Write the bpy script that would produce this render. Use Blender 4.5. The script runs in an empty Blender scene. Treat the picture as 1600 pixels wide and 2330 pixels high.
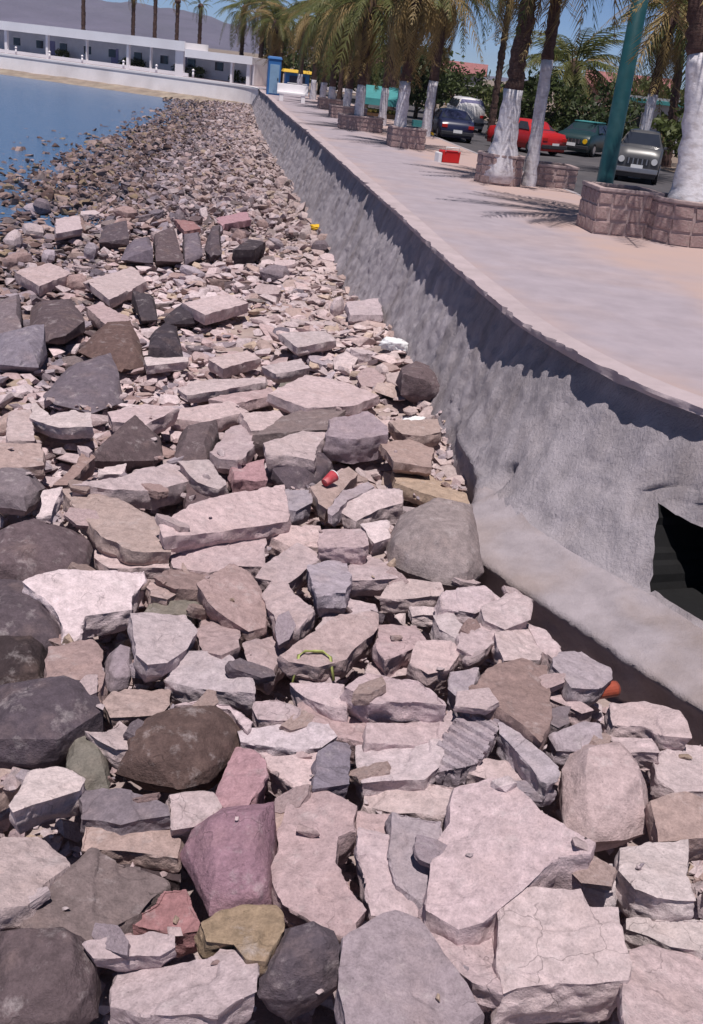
import bpy, bmesh, math, random
import numpy as np
from mathutils import Vector, Matrix, Euler
R = math.radians
SC = bpy.context.scene
COL = SC.collection
rng = np.random.default_rng(11)
random.seed(11)

# ---------------------------------------------------------------- camera, sky, sun, exposure
cam = bpy.data.cameras.new('camera')
cam.sensor_fit = 'VERTICAL'; cam.sensor_height = 36.0; cam.lens = 36.0
cam.clip_start = 0.05; cam.clip_end = 9000
camo = bpy.data.objects.new('camera', cam); COL.objects.link(camo)
camo.matrix_world = (Matrix.Translation((0, 0, 4.5)) @ Matrix.Rotation(R(90 - 23.54), 4, 'X')
                     @ Matrix.Rotation(R(6.5), 4, 'Z'))
SC.camera = camo
SUN_DIR = Vector((-0.04, -0.999, 0)).normalized()
SUN_EL = R(73)
world = bpy.data.worlds.new('World'); SC.world = world; world.use_nodes = True
wn = world.node_tree.nodes; wl = world.node_tree.links
sky = wn.new('ShaderNodeTexSky'); sky.sky_type = 'NISHITA'; sky.sun_disc = False
sky.sun_elevation = SUN_EL
sky.sun_rotation = math.atan2(SUN_DIR.x, SUN_DIR.y)
sky.altitude = 8000; sky.air_density = 1.0; sky.dust_density = 0.0; sky.ozone_density = 3.5
bg = wn['Background']; bg.inputs['Strength'].default_value = 0.088
wl.new(sky.outputs['Color'], bg.inputs['Color'])
sun = bpy.data.lights.new('sun', 'SUN'); sun.energy = 4.8; sun.angle = R(0.53); sun.color = (1.0, 0.93, 0.88)
suno = bpy.data.objects.new('sun', sun); COL.objects.link(suno)
sd = Vector((SUN_DIR.x*math.cos(SUN_EL), SUN_DIR.y*math.cos(SUN_EL), math.sin(SUN_EL)))
suno.rotation_euler = sd.to_track_quat('Z', 'Y').to_euler(); suno.location = sd*60
SC.view_settings.view_transform = 'Standard'; SC.view_settings.look = 'None'
SC.view_settings.gamma = 1.0; SC.view_settings.exposure = 0.05
SC.view_settings.use_curve_mapping = False

# ---------------------------------------------------------------- helpers
def tag(o, label=None, cat=None, group=None, kind=None):
    if label: o['label'] = label
    if cat: o['category'] = cat
    if group: o['group'] = group
    if kind: o['kind'] = kind
    return o

def empty(name, loc=(0, 0, 0), rz=0.0, parent=None):
    o = bpy.data.objects.new(name, None); COL.objects.link(o)
    o.location = loc; o.rotation_euler = (0, 0, rz); o.empty_display_size = 0.2
    if parent: o.parent = parent
    return o

def link(name, me, mat=None, parent=None, loc=None):
    if mat is not None and not me.materials: me.materials.append(mat)
    o = bpy.data.objects.new(name, me); COL.objects.link(o)
    if parent: o.parent = parent
    if loc is not None: o.location = loc
    return o

class MB:
    """collects vertices and faces for one mesh"""
    def __init__(s): s.v = []; s.f = []
    def add(s, vs, fs):
        n = len(s.v); s.v += [tuple(v) for v in vs]; s.f += [tuple(i+n for i in f) for f in fs]; return s
    def box(s, c, d, rz=0.0, taper=1.0):
        x, y, z = d[0]/2, d[1]/2, d[2]/2; cs, sn = math.cos(rz), math.sin(rz); vs = []
        for k, zz in ((1.0, -z), (taper, z)):
            for a, b in ((-x, -y), (x, -y), (x, y), (-x, y)):
                a *= k; b *= k
                vs.append((c[0]+a*cs-b*sn, c[1]+a*sn+b*cs, c[2]+zz))
        return s.add(vs, [(3, 2, 1, 0), (4, 5, 6, 7), (0, 1, 5, 4), (1, 2, 6, 5), (2, 3, 7, 6), (3, 0, 4, 7)])
    def tube(s, path, rad, n=10, cap=True):
        P = [Vector(p) for p in path]; rs = rad if hasattr(rad, '__len__') else [rad]*len(P); vs = []
        for i, p in enumerate(P):
            t = (P[min(i+1, len(P)-1)]-P[max(i-1, 0)]).normalized()
            a = t.orthogonal() if abs(t.z) < .9 else Vector((1, 0, 0)) - t*t.x
            a.normalize(); b = t.cross(a)
            for k in range(n):
                an = 2*math.pi*k/n; vs.append(p+(a*math.cos(an)+b*math.sin(an))*rs[i])
        fs = [(i*n+k, i*n+(k+1) % n, (i+1)*n+(k+1) % n, (i+1)*n+k) for i in range(len(P)-1) for k in range(n)]
        if cap: fs += [tuple(range(n))[::-1], tuple(range((len(P)-1)*n, len(P)*n))]
        return s.add(vs, fs)
    def build(s, name, mat=None, parent=None, smooth=False, bevel=0.0, seg=2):
        me = bpy.data.meshes.new(name); me.from_pydata(s.v, [], s.f)
        bm = bmesh.new(); bm.from_mesh(me)
        bmesh.ops.recalc_face_normals(bm, faces=bm.faces)
        if bevel: bmesh.ops.bevel(bm, geom=bm.edges[:], offset=bevel, segments=seg, affect='EDGES', profile=.6, clamp_overlap=True)
        bm.to_mesh(me); bm.free()
        if smooth: me.polygons.foreach_set('use_smooth', [True]*len(me.polygons))
        me.update()
        return link(name, me, mat, parent)

def np_mesh(name, V, F, smooth=False):
    """mesh from numpy vertex (n,3) and face (m,k) arrays"""
    me = bpy.data.meshes.new(name)
    m, k = F.shape
    me.vertices.add(len(V)); me.vertices.foreach_set('co', np.ascontiguousarray(V, np.float32).ravel())
    me.loops.add(m*k); me.loops.foreach_set('vertex_index', np.ascontiguousarray(F, np.int32).ravel())
    me.polygons.add(m); me.polygons.foreach_set('loop_start', np.arange(0, m*k, k, dtype=np.int32))
    me.polygons.foreach_set('use_smooth', np.full(m, smooth))
    me.update(calc_edges=True); me.validate()
    return me

_H = rng.random(4096)
def vnoise(P, seed=0):
    P = np.asarray(P, float); I = np.floor(P).astype(np.int64); f = P-I; f = f*f*(3-2*f)
    def h(dx, dy, dz):
        n = ((I[:, 0]+dx)*73856093) ^ ((I[:, 1]+dy)*19349663) ^ ((I[:, 2]+dz)*83492791) ^ (seed*2654435)
        return _H[n % 4096]
    r = 0
    for dx in (0, 1):
        for dy in (0, 1):
            for dz in (0, 1):
                w = (f[:, 0] if dx else 1-f[:, 0])*(f[:, 1] if dy else 1-f[:, 1])*(f[:, 2] if dz else 1-f[:, 2])
                r = r + w*h(dx, dy, dz)
    return r*2-1
def fbm(P, oct=3, seed=0):
    a = 1.0; r = 0; P = np.asarray(P, float)
    for k in range(oct): r = r + a*vnoise(P*2**k+k*17.3, seed+k); a *= .5
    return r

# ---------------------------------------------------------------- materials
def new_mat(name):
    m = bpy.data.materials.new(name); m.use_nodes = True
    nt = m.node_tree; return m, nt, nt.nodes, nt.links, nt.nodes['Principled BSDF']

def surf(name, col, rough=.85, var=.25, scale=6.0, bump=.3, bscale=40.0, dist=.01, spot=None, spot_amt=.35, spot_scale=2.0, metal=0.0, coords='Object', spec=.3, stretch=None):
    """noise-mottled surface with fine relief; spot = second colour in large patches"""
    m, nt, N, L, b = new_mat(name)
    tc = N.new('ShaderNodeTexCoord'); src = tc.outputs[coords]
    if stretch:
        mp = N.new('ShaderNodeMapping'); mp.inputs['Scale'].default_value = stretch
        L.new(src, mp.inputs['Vector']); src = mp.outputs['Vector']
    n1 = N.new('ShaderNodeTexNoise'); n1.inputs['Scale'].default_value = scale; n1.inputs['Detail'].default_value = 6; n1.inputs['Roughness'].default_value = .65
    L.new(src, n1.inputs['Vector'])
    mr = N.new('ShaderNodeMapRange'); mr.inputs['From Min'].default_value = .25; mr.inputs['From Max'].default_value = .75
    mr.inputs['To Min'].default_value = 1-var; mr.inputs['To Max'].default_value = 1+var
    L.new(n1.outputs['Fac'], mr.inputs['Value'])
    base = N.new('ShaderNodeRGB'); base.outputs[0].default_value = (*col, 1); cur = base.outputs[0]
    if spot:
        n3 = N.new('ShaderNodeTexNoise'); n3.inputs['Scale'].default_value = spot_scale; n3.inputs['Detail'].default_value = 5
        L.new(src, n3.inputs['Vector'])
        r3 = N.new('ShaderNodeMapRange'); r3.inputs['From Min'].default_value = .48; r3.inputs['From Max'].default_value = .68
        r3.inputs['To Max'].default_value = spot_amt; L.new(n3.outputs['Fac'], r3.inputs['Value'])
        mx = N.new('ShaderNodeMix'); mx.data_type = 'RGBA'; L.new(r3.outputs[0], mx.inputs['Factor'])
        L.new(cur, mx.inputs[6]); mx.inputs[7].default_value = (*spot, 1); cur = mx.outputs[2]
    vm = N.new('ShaderNodeVectorMath'); vm.operation = 'SCALE'; L.new(cur, vm.inputs[0]); L.new(mr.outputs[0], vm.inputs['Scale'])
    L.new(vm.outputs['Vector'], b.inputs['Base Color'])
    b.inputs['Roughness'].default_value = rough; b.inputs['Metallic'].default_value = metal
    b.inputs['Specular IOR Level'].default_value = spec
    if bump:
        n2 = N.new('ShaderNodeTexNoise'); n2.inputs['Scale'].default_value = bscale; n2.inputs['Detail'].default_value = 5; n2.inputs['Roughness'].default_value = .7
        L.new(src, n2.inputs['Vector'])
        bp = N.new('ShaderNodeBump'); bp.inputs['Strength'].default_value = bump; bp.inputs['Distance'].default_value = dist
        L.new(n2.outputs['Fac'], bp.inputs['Height']); L.new(bp.outputs[0], b.inputs['Normal'])
    return m

def rock_mat(name, attr=None):
    """stone: colour from the object's own colour (or a colour attribute), mottling, pits, veins, relief"""
    m, nt, N, L, b = new_mat(name)
    tc = N.new('ShaderNodeTexCoord')
    oi = N.new('ShaderNodeObjectInfo')
    if attr:
        a = N.new('ShaderNodeAttribute'); a.attribute_name = attr; col = a.outputs['Color']; vec = tc.outputs['Object']
    else:
        col = oi.outputs['Color']
        ad = N.new('ShaderNodeVectorMath'); ad.operation = 'ADD'; L.new(tc.outputs['Object'], ad.inputs[0])
        mu = N.new('ShaderNodeMath'); mu.operation = 'MULTIPLY'; mu.inputs[1].default_value = 37.0
        L.new(oi.outputs['Random'], mu.inputs[0]); L.new(mu.outputs[0], ad.inputs[1]); vec = ad.outputs[0]
    def noise(s, d, r=.6):
        n = N.new('ShaderNodeTexNoise'); n.inputs['Scale'].default_value = s; n.inputs['Detail'].default_value = d; n.inputs['Roughness'].default_value = r
        L.new(vec, n.inputs['Vector']); return n.outputs['Fac']
    def rng_(v, a0, a1, b0, b1):
        r = N.new('ShaderNodeMapRange'); r.inputs['From Min'].default_value = a0; r.inputs['From Max'].default_value = a1
        r.inputs['To Min'].default_value = b0; r.inputs['To Max'].default_value = b1; L.new(v, r.inputs['Value']); return r.outputs[0]
    def mix(f, a_, b_, mode='MIX'):
        x = N.new('ShaderNodeMix'); x.data_type = 'RGBA'; x.blend_type = mode; L.new(f, x.inputs['Factor'])
        L.new(a_, x.inputs[6])
        if isinstance(b_, tuple): x.inputs[7].default_value = b_
        else: L.new(b_, x.inputs[7])
        return x.outputs[2]
    big = noise(3.5, 5); mid = noise(14, 6, .7); fine = noise(70, 4, .7)
    c = mix(rng_(big, .52, .74, 0, .26), col, (.25, .17, .145, 1))
    c = mix(rng_(noise(6.5, 6, .7), .56, .74, 0, .5), c, (.50, .44, .45, 1))
    v = N.new('ShaderNodeVectorMath'); v.operation = 'SCALE'; L.new(c, v.inputs[0]); L.new(rng_(mid, .28, .72, .68, 1.28), v.inputs['Scale'])
    v2 = N.new('ShaderNodeVectorMath'); v2.operation = 'SCALE'; L.new(v.outputs[0], v2.inputs[0]); L.new(rng_(fine, .3, .7, .82, 1.16), v2.inputs['Scale'])
    pit = N.new('ShaderNodeTexVoronoi'); pit.inputs['Scale'].default_value = 26; L.new(vec, pit.inputs['Vector'])
    pf = rng_(pit.outputs['Distance'], .06, .16, .7, 1.0)
    pm = N.new('ShaderNodeMath'); pm.operation = 'MAXIMUM'; L.new(pf, pm.inputs[0]); L.new(rng_(noise(5, 2), .52, .62, 1.0, .0), pm.inputs[1])
    v3 = N.new('ShaderNodeVectorMath'); v3.operation = 'SCALE'; L.new(v2.outputs[0], v3.inputs[0]); L.new(pm.outputs[0], v3.inputs['Scale'])
    wn_ = N.new('ShaderNodeTexNoise'); wn_.inputs['Scale'].default_value = 4; wn_.inputs['Detail'].default_value = 3; L.new(vec, wn_.inputs['Vector'])
    wv = N.new('ShaderNodeVectorMath'); wv.operation = 'MULTIPLY_ADD'; L.new(wn_.outputs['Color'], wv.inputs[0]); wv.inputs[1].default_value = (.35, .35, .35); L.new(vec, wv.inputs[2])
    ck = N.new('ShaderNodeTexVoronoi'); ck.feature = 'DISTANCE_TO_EDGE'; ck.inputs['Scale'].default_value = 3.2; L.new(wv.outputs[0], ck.inputs['Vector'])
    cf = rng_(ck.outputs['Distance'], .002, .012, .62, 1.0)
    cm = N.new('ShaderNodeMath'); cm.operation = 'MAXIMUM'; L.new(cf, cm.inputs[0]); L.new(rng_(noise(1.7, 2), .60, .68, 1.0, 0.0), cm.inputs[1])
    v4 = N.new('ShaderNodeVectorMath'); v4.operation = 'SCALE'; L.new(v3.outputs[0], v4.inputs[0]); L.new(cm.outputs[0], v4.inputs['Scale'])
    L.new(v4.outputs[0], b.inputs['Base Color'])
    b.inputs['Roughness'].default_value = .92; b.inputs['Specular IOR Level'].default_value = .2
    h = N.new('ShaderNodeMath'); h.operation = 'MULTIPLY_ADD'; L.new(mid, h.inputs[0]); h.inputs[1].default_value = 2.2; L.new(fine, h.inputs[2])
    h2 = N.new('ShaderNodeMath'); h2.operation = 'MULTIPLY_ADD'; L.new(pm.outputs[0], h2.inputs[0]); h2.inputs[1].default_value = .5; L.new(h.outputs[0], h2.inputs[2])
    h3 = N.new('ShaderNodeMath'); h3.operation = 'MULTIPLY_ADD'; L.new(cm.outputs[0], h3.inputs[0]); h3.inputs[1].default_value = .6; L.new(h2.outputs[0], h3.inputs[2])
    bp = N.new('ShaderNodeBump'); bp.inputs['Strength'].default_value = .7; bp.inputs['Distance'].default_value = .012
    L.new(h3.outputs[0], bp.inputs['Height']); L.new(bp.outputs[0], b.inputs['Normal'])
    return m

def leaf_mat(name, col, col2, trans=.35):
    m, nt, N, L, b = new_mat(name)
    oi = N.new('ShaderNodeObjectInfo'); geo = N.new('ShaderNodeNewGeometry')
    s = N.new('ShaderNodeMath'); s.operation = 'ADD'; L.new(oi.outputs['Random'], s.inputs[0]); L.new(geo.outputs['Random Per Island'], s.inputs[1])
    d = N.new('ShaderNodeMath'); d.operation = 'MULTIPLY'; d.inputs[1].default_value = .5; L.new(s.outputs[0], d.inputs[0])
    mx = N.new('ShaderNodeMix'); mx.data_type = 'RGBA'; L.new(d.outputs[0], mx.inputs['Factor'])
    mx.inputs[6].default_value = (*col, 1); mx.inputs[7].default_value = (*col2, 1)
    L.new(mx.outputs[2], b.inputs['Base Color']); b.inputs['Roughness'].default_value = .55; b.inputs['Specular IOR Level'].default_value = .3
    t = N.new('ShaderNodeBsdfTranslucent'); L.new(mx.outputs[2], t.inputs['Color'])
    sh = N.new('ShaderNodeMixShader'); sh.inputs[0].default_value = trans
    L.new(b.outputs[0], sh.inputs[1]); L.new(t.outputs[0], sh.inputs[2]); L.new(sh.outputs[0], N['Material Output'].inputs['Surface'])
    return m

M = {}
M['rock'] = rock_mat('rock_surface')
M['stone'] = rock_mat('small_stone_surface', 'stone_colour')
M['beach'] = surf('beach_grit', (.42, .335, .325), .95, .3, 3, .9, 28, .03, (.33, .245, .215), .6, .8)
M['wall'] = surf('rough_wall_render', (.345, .31, .34), .94, .30, 3.0, 1.0, 30, .03, (.22, .185, .185), .6, 1.6, stretch=(1, 1, .3))
M['drain'] = surf('shade_black_drain_lining', (.008, .008, .009), .8, .3, 3, .5, 20, .01)  # near-black colour paints the deep shade inside the drain mouth
M['footing'] = surf('old_footing_concrete', (.325, .285, .31), .92, .25, 3.0, .8, 30, .018, (.24, .185, .165), .6, 1.4)
M['coping'] = surf('coping_concrete', (.42, .345, .365), .9, .16, 2.5, .6, 35, .012, (.36, .30, .31), .5, 1.2)
M['paving'] = surf('walkway_concrete', (.335, .288, .325), .9, .14, 2.2, .5, 55, .006, (.375, .30, .31), .6, .5)
M['pinkpave'] = surf('dusty_pink_paving', (.385, .275, .275), .9, .16, 2.6, .5, 55, .006, (.335, .285, .315), .7, .42)
def add_dust(m, col):
    nt = m.node_tree; N, L = nt.nodes, nt.links; b = N['Principled BSDF']; src = b.inputs['Base Color'].links[0].from_socket
    a = N.new('ShaderNodeAttribute'); a.attribute_name = 'dust'; n = N.new('ShaderNodeTexNoise'); n.inputs['Scale'].default_value = .9; n.inputs['Detail'].default_value = 6
    tc = N.new('ShaderNodeTexCoord'); L.new(tc.outputs['Object'], n.inputs['Vector'])
    s = N.new('ShaderNodeMath'); s.operation = 'MULTIPLY_ADD'; L.new(n.outputs['Fac'], s.inputs[0]); s.inputs[1].default_value = 1.1
    o = N.new('ShaderNodeMath'); o.operation = 'SUBTRACT'; L.new(a.outputs['Fac'], o.inputs[0]); o.inputs[1].default_value = .55; L.new(o.outputs[0], s.inputs[2])
    r = N.new('ShaderNodeMapRange'); r.interpolation_type = 'SMOOTHSTEP'; r.inputs['From Min'].default_value = .15; r.inputs['From Max'].default_value = .95; L.new(s.outputs[0], r.inputs['Value'])
    x = N.new('ShaderNodeMix'); x.data_type = 'RGBA'; L.new(r.outputs[0], x.inputs['Factor']); L.new(src, x.inputs[6]); x.inputs[7].default_value = (*col, 1)
    L.new(x.outputs[2], b.inputs['Base Color'])
add_dust(M['paving'], (.425, .31, .285))
M['asphalt'] = surf('street_asphalt', (.075, .07, .078), .9, .25, 1.5, .4, 60, .006, (.12, .11, .115), .5, .3)
M['kerb'] = surf('kerb_concrete', (.36, .32, .34), .9, .15, 3, .4, 40, .008)
M['land'] = surf('dry_land', (.24, .185, .155), .95, .3, .05, .3, 3, .05, (.13, .12, .075), .6, .012)
M['hill'] = surf('desert_hill', (.115, .10, .15), .95, .3, .006, .6, .02, 20, (.09, .085, .11), .6, .002)
M['planter'] = surf('planter_stone', (.39, .27, .262), .92, .4, 7, .9, 22, .02, (.44, .345, .325), .7, 4, coords='Generated')
M['mortar'] = surf('planter_mortar', (.385, .295, .29), .95, .25, 8, .6, 40, .01)
M['soil'] = surf('planter_soil', (.16, .11, .085), .95, .35, 8, .8, 40, .02)
M['whitepaint'] = surf('limewashed_trunk', (.66, .63, .67), .92, .16, 9, .45, 20, .02, (.38, .33, .33), .6, 6, stretch=(1, 1, 2))
M['bark'] = surf('palm_bark', (.105, .062, .055), .95, .45, 9, 1.0, 18, .04, (.17, .11, .085), .6, 4, stretch=(1, 1, 3.5))
M['trunkbark'] = surf('tree_bark', (.10, .075, .06), .95, .4, 8, .9, 20, .03, stretch=(1, 1, .4))
M['frond_dry'] = leaf_mat('dry_palm_leaf', (.38, .27, .11), (.17, .12, .055), .3)
M['frond_green'] = leaf_mat('palm_leaf', (.06, .085, .025), (.16, .155, .05), .3)
M['leaf_dark'] = leaf_mat('dark_leaf', (.035, .055, .022), (.075, .095, .03), .3)
M['leaf_mid'] = leaf_mat('bush_leaf', (.07, .095, .03), (.13, .14, .05), .3)
M['white'] = surf('white_wall_paint', (.86, .83, .85), .8, .06, .8, .25, 30, .006, (.66, .62, .64), .4, .4)
M['whiteold'] = surf('aged_white_wall', (.85, .80, .815), .85, .10, .5, .35, 14, .012, (.60, .54, .54), .45, .3)
M['bluewall'] = surf('blue_grey_wall', (.66, .65, .70), .85, .15, .8, .2, 20, .006)
M['glass'] = surf('dark_glass', (.03, .035, .05), .08, .1, 2, 0, spec=.6)
M['violet'] = surf('violet_shutter', (.23, .22, .38), .6, .12, 4, .2, 30, .005)
M['salmon'] = surf('salmon_wall', (.50, .31, .27), .88, .12, .8, .3, 20, .008)
M['redroof'] = surf('red_roof_tile', (.29, .125, .125), .85, .25, 3, .5, 12, .02)
M['greyhouse'] = surf('grey_house_wall', (.40, .39, .44), .88, .12, .8, .3, 20, .008)
M['teal'] = surf('teal_canvas', (.055, .24, .25), .75, .15, 3, .2, 60, .004)
M['greenpost'] = surf('green_post_paint', (.012, .062, .072), .42, .18, 5, .15, 40, .003, (.06, .13, .14), .3, 3, spec=.4)
M['black'] = surf('black_rubber', (.018, .017, .02), .8, .2, 6, .2, 60, .003)
M['darkmetal'] = surf('dark_metal', (.05, .05, .058), .45, .2, 6, .1, 60, .002, metal=.3)
M['chrome'] = surf('dull_chrome', (.55, .54, .56), .28, .1, 6, .0, metal=.9)
M['redpaint'] = surf('red_car_paint', (.42, .018, .02), .3, .08, 3, 0, spec=.5)
M['navypaint'] = surf('navy_car_paint', (.018, .022, .06), .3, .1, 3, 0, spec=.5)
M['greypaint'] = surf('grey_car_paint', (.07, .07, .078), .35, .1, 3, 0, spec=.5)
M['whitepaintcar'] = surf('white_car_paint', (.72, .70, .72), .3, .06, 3, 0, spec=.5)
M['bluepaint'] = surf('blue_panel_paint', (.035, .15, .40), .5, .15, 2, .1, 30, .003)
M['palebluepaint'] = surf('pale_blue_panel', (.22, .36, .52), .55, .15, 2, .1, 30, .003)
M['yellow'] = surf('yellow_plastic', (.66, .40, .02), .5, .12, 5, .1, 40, .002)
M['lamp_red'] = surf('red_lens', (.45, .02, .015), .25, .1, 5, 0)
M['lamp_clear'] = surf('clear_lens', (.62, .62, .64), .15, .1, 5, 0, spec=.6)
M['redplastic'] = surf('red_plastic', (.55, .02, .02), .4, .1, 5, .1, 40, .002)
M['cupred'] = surf('faded_red_card', (.42, .05, .065), .7, .3, 20, .3, 40, .004, (.5, .3, .3), .5, 12)
M['whiteplastic'] = surf('white_plastic', (.78, .78, .80), .4, .06, 5, .15, 30, .004)
M['wood'] = surf('crate_wood', (.25, .16, .09), .8, .3, 8, .5, 30, .005, stretch=(1, 1, .2))
M['tin'] = surf('rusty_red_tin', (.34, .075, .045), .5, .3, 14, .3, 50, .004, (.22, .05, .03), .6, 8)
M['greenrope'] = surf('lime_green_hose', (.36, .39, .13), .5, .15, 20, .2, 80, .002)
M['fruit'] = surf('yellow_green_produce', (.32, .29, .08), .6, .3, 12, .3, 30, .01)
M['skyblueplastic'] = surf('pale_blue_plastic', (.42, .55, .68), .4, .1, 6, .1, 30, .002)

# ---------------------------------------------------------------- shoreline geometry (metres)
EDGE_PTS = [(14, -6), (10.5, -1.5), (7.6, 2.2), (5.3, 4.9), (3.85, 6.75), (2.79, 8.23), (2.22, 9.05), (1.6, 10.64), (1.26, 12.3), (.81, 14.7), (.17, 18.73),
            (-.9, 25.02), (-2.97, 37.2), (-5.31, 50.42), (-7.14, 61.5), (-9.0, 73), (-10.6, 84), (-11.7, 91), (-13.6, 95), (-18, 97.6),
            (-25, 101.4), (-32, 105), (-39, 108.6), (-60, 119), (-120, 142), (-400, 230), (-1500, 500)]
def catmull(P, step):
    P = [np.array(p, float) for p in P]; out = []
    for i in range(len(P)-1):
        p0, p1, p2, p3 = P[max(i-1, 0)], P[i], P[i+1], P[min(i+2, len(P)-1)]
        L = np.linalg.norm(p2-p1); n = max(2, int(L/min(step*max(1, L/8), L/2)))
        for k in range(n):
            t = k/n
            out.append(.5*((2*p1)+(-p0+p2)*t+(2*p0-5*p1+4*p2-p3)*t*t+(-p0+3*p1-3*p2+p3)*t**3))
    out.append(P[-1]); return np.array(out)
EDGE = catmull(EDGE_PTS, .35)
_T = np.gradient(EDGE, axis=0); _T /= np.linalg.norm(_T, axis=1)[:, None]
NRM = np.stack([-_T[:, 1], _T[:, 0]], 1)            # seaward normal
_S = np.concatenate([[0], np.cumsum(np.linalg.norm(np.diff(EDGE, axis=0), axis=1))])
i0 = int(np.argmin(np.linalg.norm(EDGE-np.array([2.79, 8.23]), axis=1)))
US = _S-_S[i0]                                       # arc length, 0 beside the culvert
def edge_at(u, off=0.0):
    x = np.interp(u, US, EDGE[:, 0]); y = np.interp(u, US, EDGE[:, 1])
    nx = np.interp(u, US, NRM[:, 0]); ny = np.interp(u, US, NRM[:, 1]); l = np.hypot(nx, ny)
    return np.stack([x+nx/l*off, y+ny/l*off], -1)
U_END = float(np.interp(0, [0], [0])); 
u_bend = float(US[int(np.argmin(np.linalg.norm(EDGE-np.array([-11.7, 91]), axis=1)))])
u_last = float(US[int(np.argmin(np.linalg.norm(EDGE-np.array([-120, 142]), axis=1)))])

def sstep(a, b, x): t = np.clip((x-a)/(b-a), 0, 1); return t*t*(3-2*t)
def DZ(u): return -.42*sstep(u_bend-30, u_bend+4, np.asarray(u, float))      # the walk falls gently towards the far side of the cove
XW_Y = [0, 12, 30, 44, 62, 78, 88, 95]; XW_X = [-9.5, -9.6, -10.9, -12.4, -13.4, -15.6, -17.6, -19.5]
XB_Y = [0, 5, 6.4, 8.1, 10, 12.3, 14.7, 18.7, 25, 37, 50, 61.5, 75, 92]; XB_X = [4, 3.2, 2.5, 1.3, 1.3, 1.1, .75, .1, -1, -3, -5.3, -7.1, -9.3, -11]
def beach_z(x, y):
    x = np.asarray(x, float); y = np.asarray(y, float)
    a = np.interp(y, XW_Y, XW_X); b = np.interp(y, XB_Y, XB_X)
    t = (x-a)/(b-a)
    z = .40*np.minimum(t, 1.2)
    z = z+.30*np.exp(-((y-15.2)/2.3)**2-((x-b+.4)/1.0)**2)
    return z

# beach sheet
gx = np.concatenate([np.arange(-40, -16, 1.5), np.arange(-16, 9.5, .3)]); gy = np.concatenate([np.arange(-6, 40, .3), np.arange(40, 120, 1.0)])
X, Y = np.meshgrid(gx, gy, indexing='ij'); Z = beach_z(X, Y)-.16-.16*np.clip((10-Y)/2, 0, 1)+.13*np.exp(-((Y-15.5)/5)**2)*np.clip((X+.30*Y)/1.5, 0, 1)
Z = np.maximum(Z, -2.5); Z += .05*fbm(np.stack([X.ravel()*1.3, Y.ravel()*1.3, 0*X.ravel()], 1), 3).reshape(X.shape)
ni, nj = X.shape; idx = np.arange(ni*nj).reshape(ni, nj)
F = np.stack([idx[:-1, :-1], idx[1:, :-1], idx[1:, 1:], idx[:-1, 1:]], -1).reshape(-1, 4)
o = link('beach', np_mesh('beach', np.stack([X, Y, Z], -1).reshape(-1, 3), F, True), M['beach'])
tag(o, 'gritty brown beach ground between the rocks', kind='structure')

# sea
m, nt, N, L, b = new_mat('sea_water')
b.inputs['Base Color'].default_value = (.075, .145, .27, 1); b.inputs['Roughness'].default_value = .2; b.inputs['IOR'].default_value = 1.33
tc = N.new('ShaderNodeTexCoord'); mp = N.new('ShaderNodeMapping'); mp.inputs['Scale'].default_value = (.9, 1.6, 1); L.new(tc.outputs['Object'], mp.inputs[0])
nz = N.new('ShaderNodeTexNoise'); nz.inputs['Scale'].default_value = 1.6; nz.inputs['Detail'].default_value = 6; nz.inputs['Roughness'].default_value = .6; L.new(mp.outputs[0], nz.inputs['Vector'])
bp = N.new('ShaderNodeBump'); bp.inputs['Strength'].default_value = .8; bp.inputs['Distance'].default_value = .22; L.new(nz.outputs['Fac'], bp.inputs['Height']); L.new(bp.outputs[0], b.inputs['Normal'])
me = bpy.data.meshes.new('sea'); me.from_pydata([(-4000, -200, 0), (-8, -200, 0), (-7, 0, 0), (-7, 12, 0), (-7.5, 30, 0), (-9, 44, 0), (-10, 62, 0), (-9.5, 78, 0), (-9, 95, 0), (14, 140, 0), (-4000, 3000, 0)], [], [tuple(range(11))])
o = link('sea', me, m); tag(o, 'calm blue bay water', kind='structure')

def strip(name, us, offs_z, mat, kind='structure', parent=None, noise=0.0, label=None):
    """sheet swept along the wall line; offs_z = [(offset seaward, z), ...]"""
    rows = [np.concatenate([edge_at(us, of), z+(DZ(us)[:, None] if z > 1.9 else np.zeros((len(us), 1)))], 1) for of, z in offs_z]
    V = np.stack(rows, 0); n, k = V.shape[:2]
    V = V.reshape(-1, 3)
    if noise: V[:, 2] += noise*fbm(V*.6, 3)
    idx = np.arange(n*k).reshape(n, k)
    F = np.stack([idx[:-1, :-1], idx[1:, :-1], idx[1:, 1:], idx[:-1, 1:]], -1).reshape(-1, 4)
    o = link(name, np_mesh(name, V, F, True), mat, parent)
    if parent is None: tag(o, label, kind=kind)
    return o
us_long = US[(US > -14) & (US <= u_last)]
po = strip('promenade', us_long, [(-of, 2.2) for of in (.26, .7, 1.2, 1.6, 2.0, 2.4, 2.8, 3.2, 3.6, 4.2, 5.4)], M['paving'], label='pale lilac concrete promenade walkway dusted pink beside the planters')
at_ = po.data.attributes.new('dust', 'FLOAT', 'POINT'); at_.data.foreach_set('value', np.repeat(np.interp([.26, .7, 1.2, 1.6, 2.0, 2.4, 2.8, 3.2, 3.6, 4.2, 5.4], [.2, .8, 2.0, 3.2, 5.4], [.5, .15, .05, .7, .9]), len(us_long)).astype(np.float32))
strip('kerb', us_long, [(-5.4, 2.204), (-5.55, 2.204), (-5.58, 2.17), (-5.58, 1.5)], M['kerb'], label='grey concrete kerb dropping to the street')
strip('street', us_long, [(-5.5, 1.6), (-9, 1.62), (-13, 1.62), (-17, 1.6)], M['asphalt'], label='grey asphalt street behind the promenade')
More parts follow.
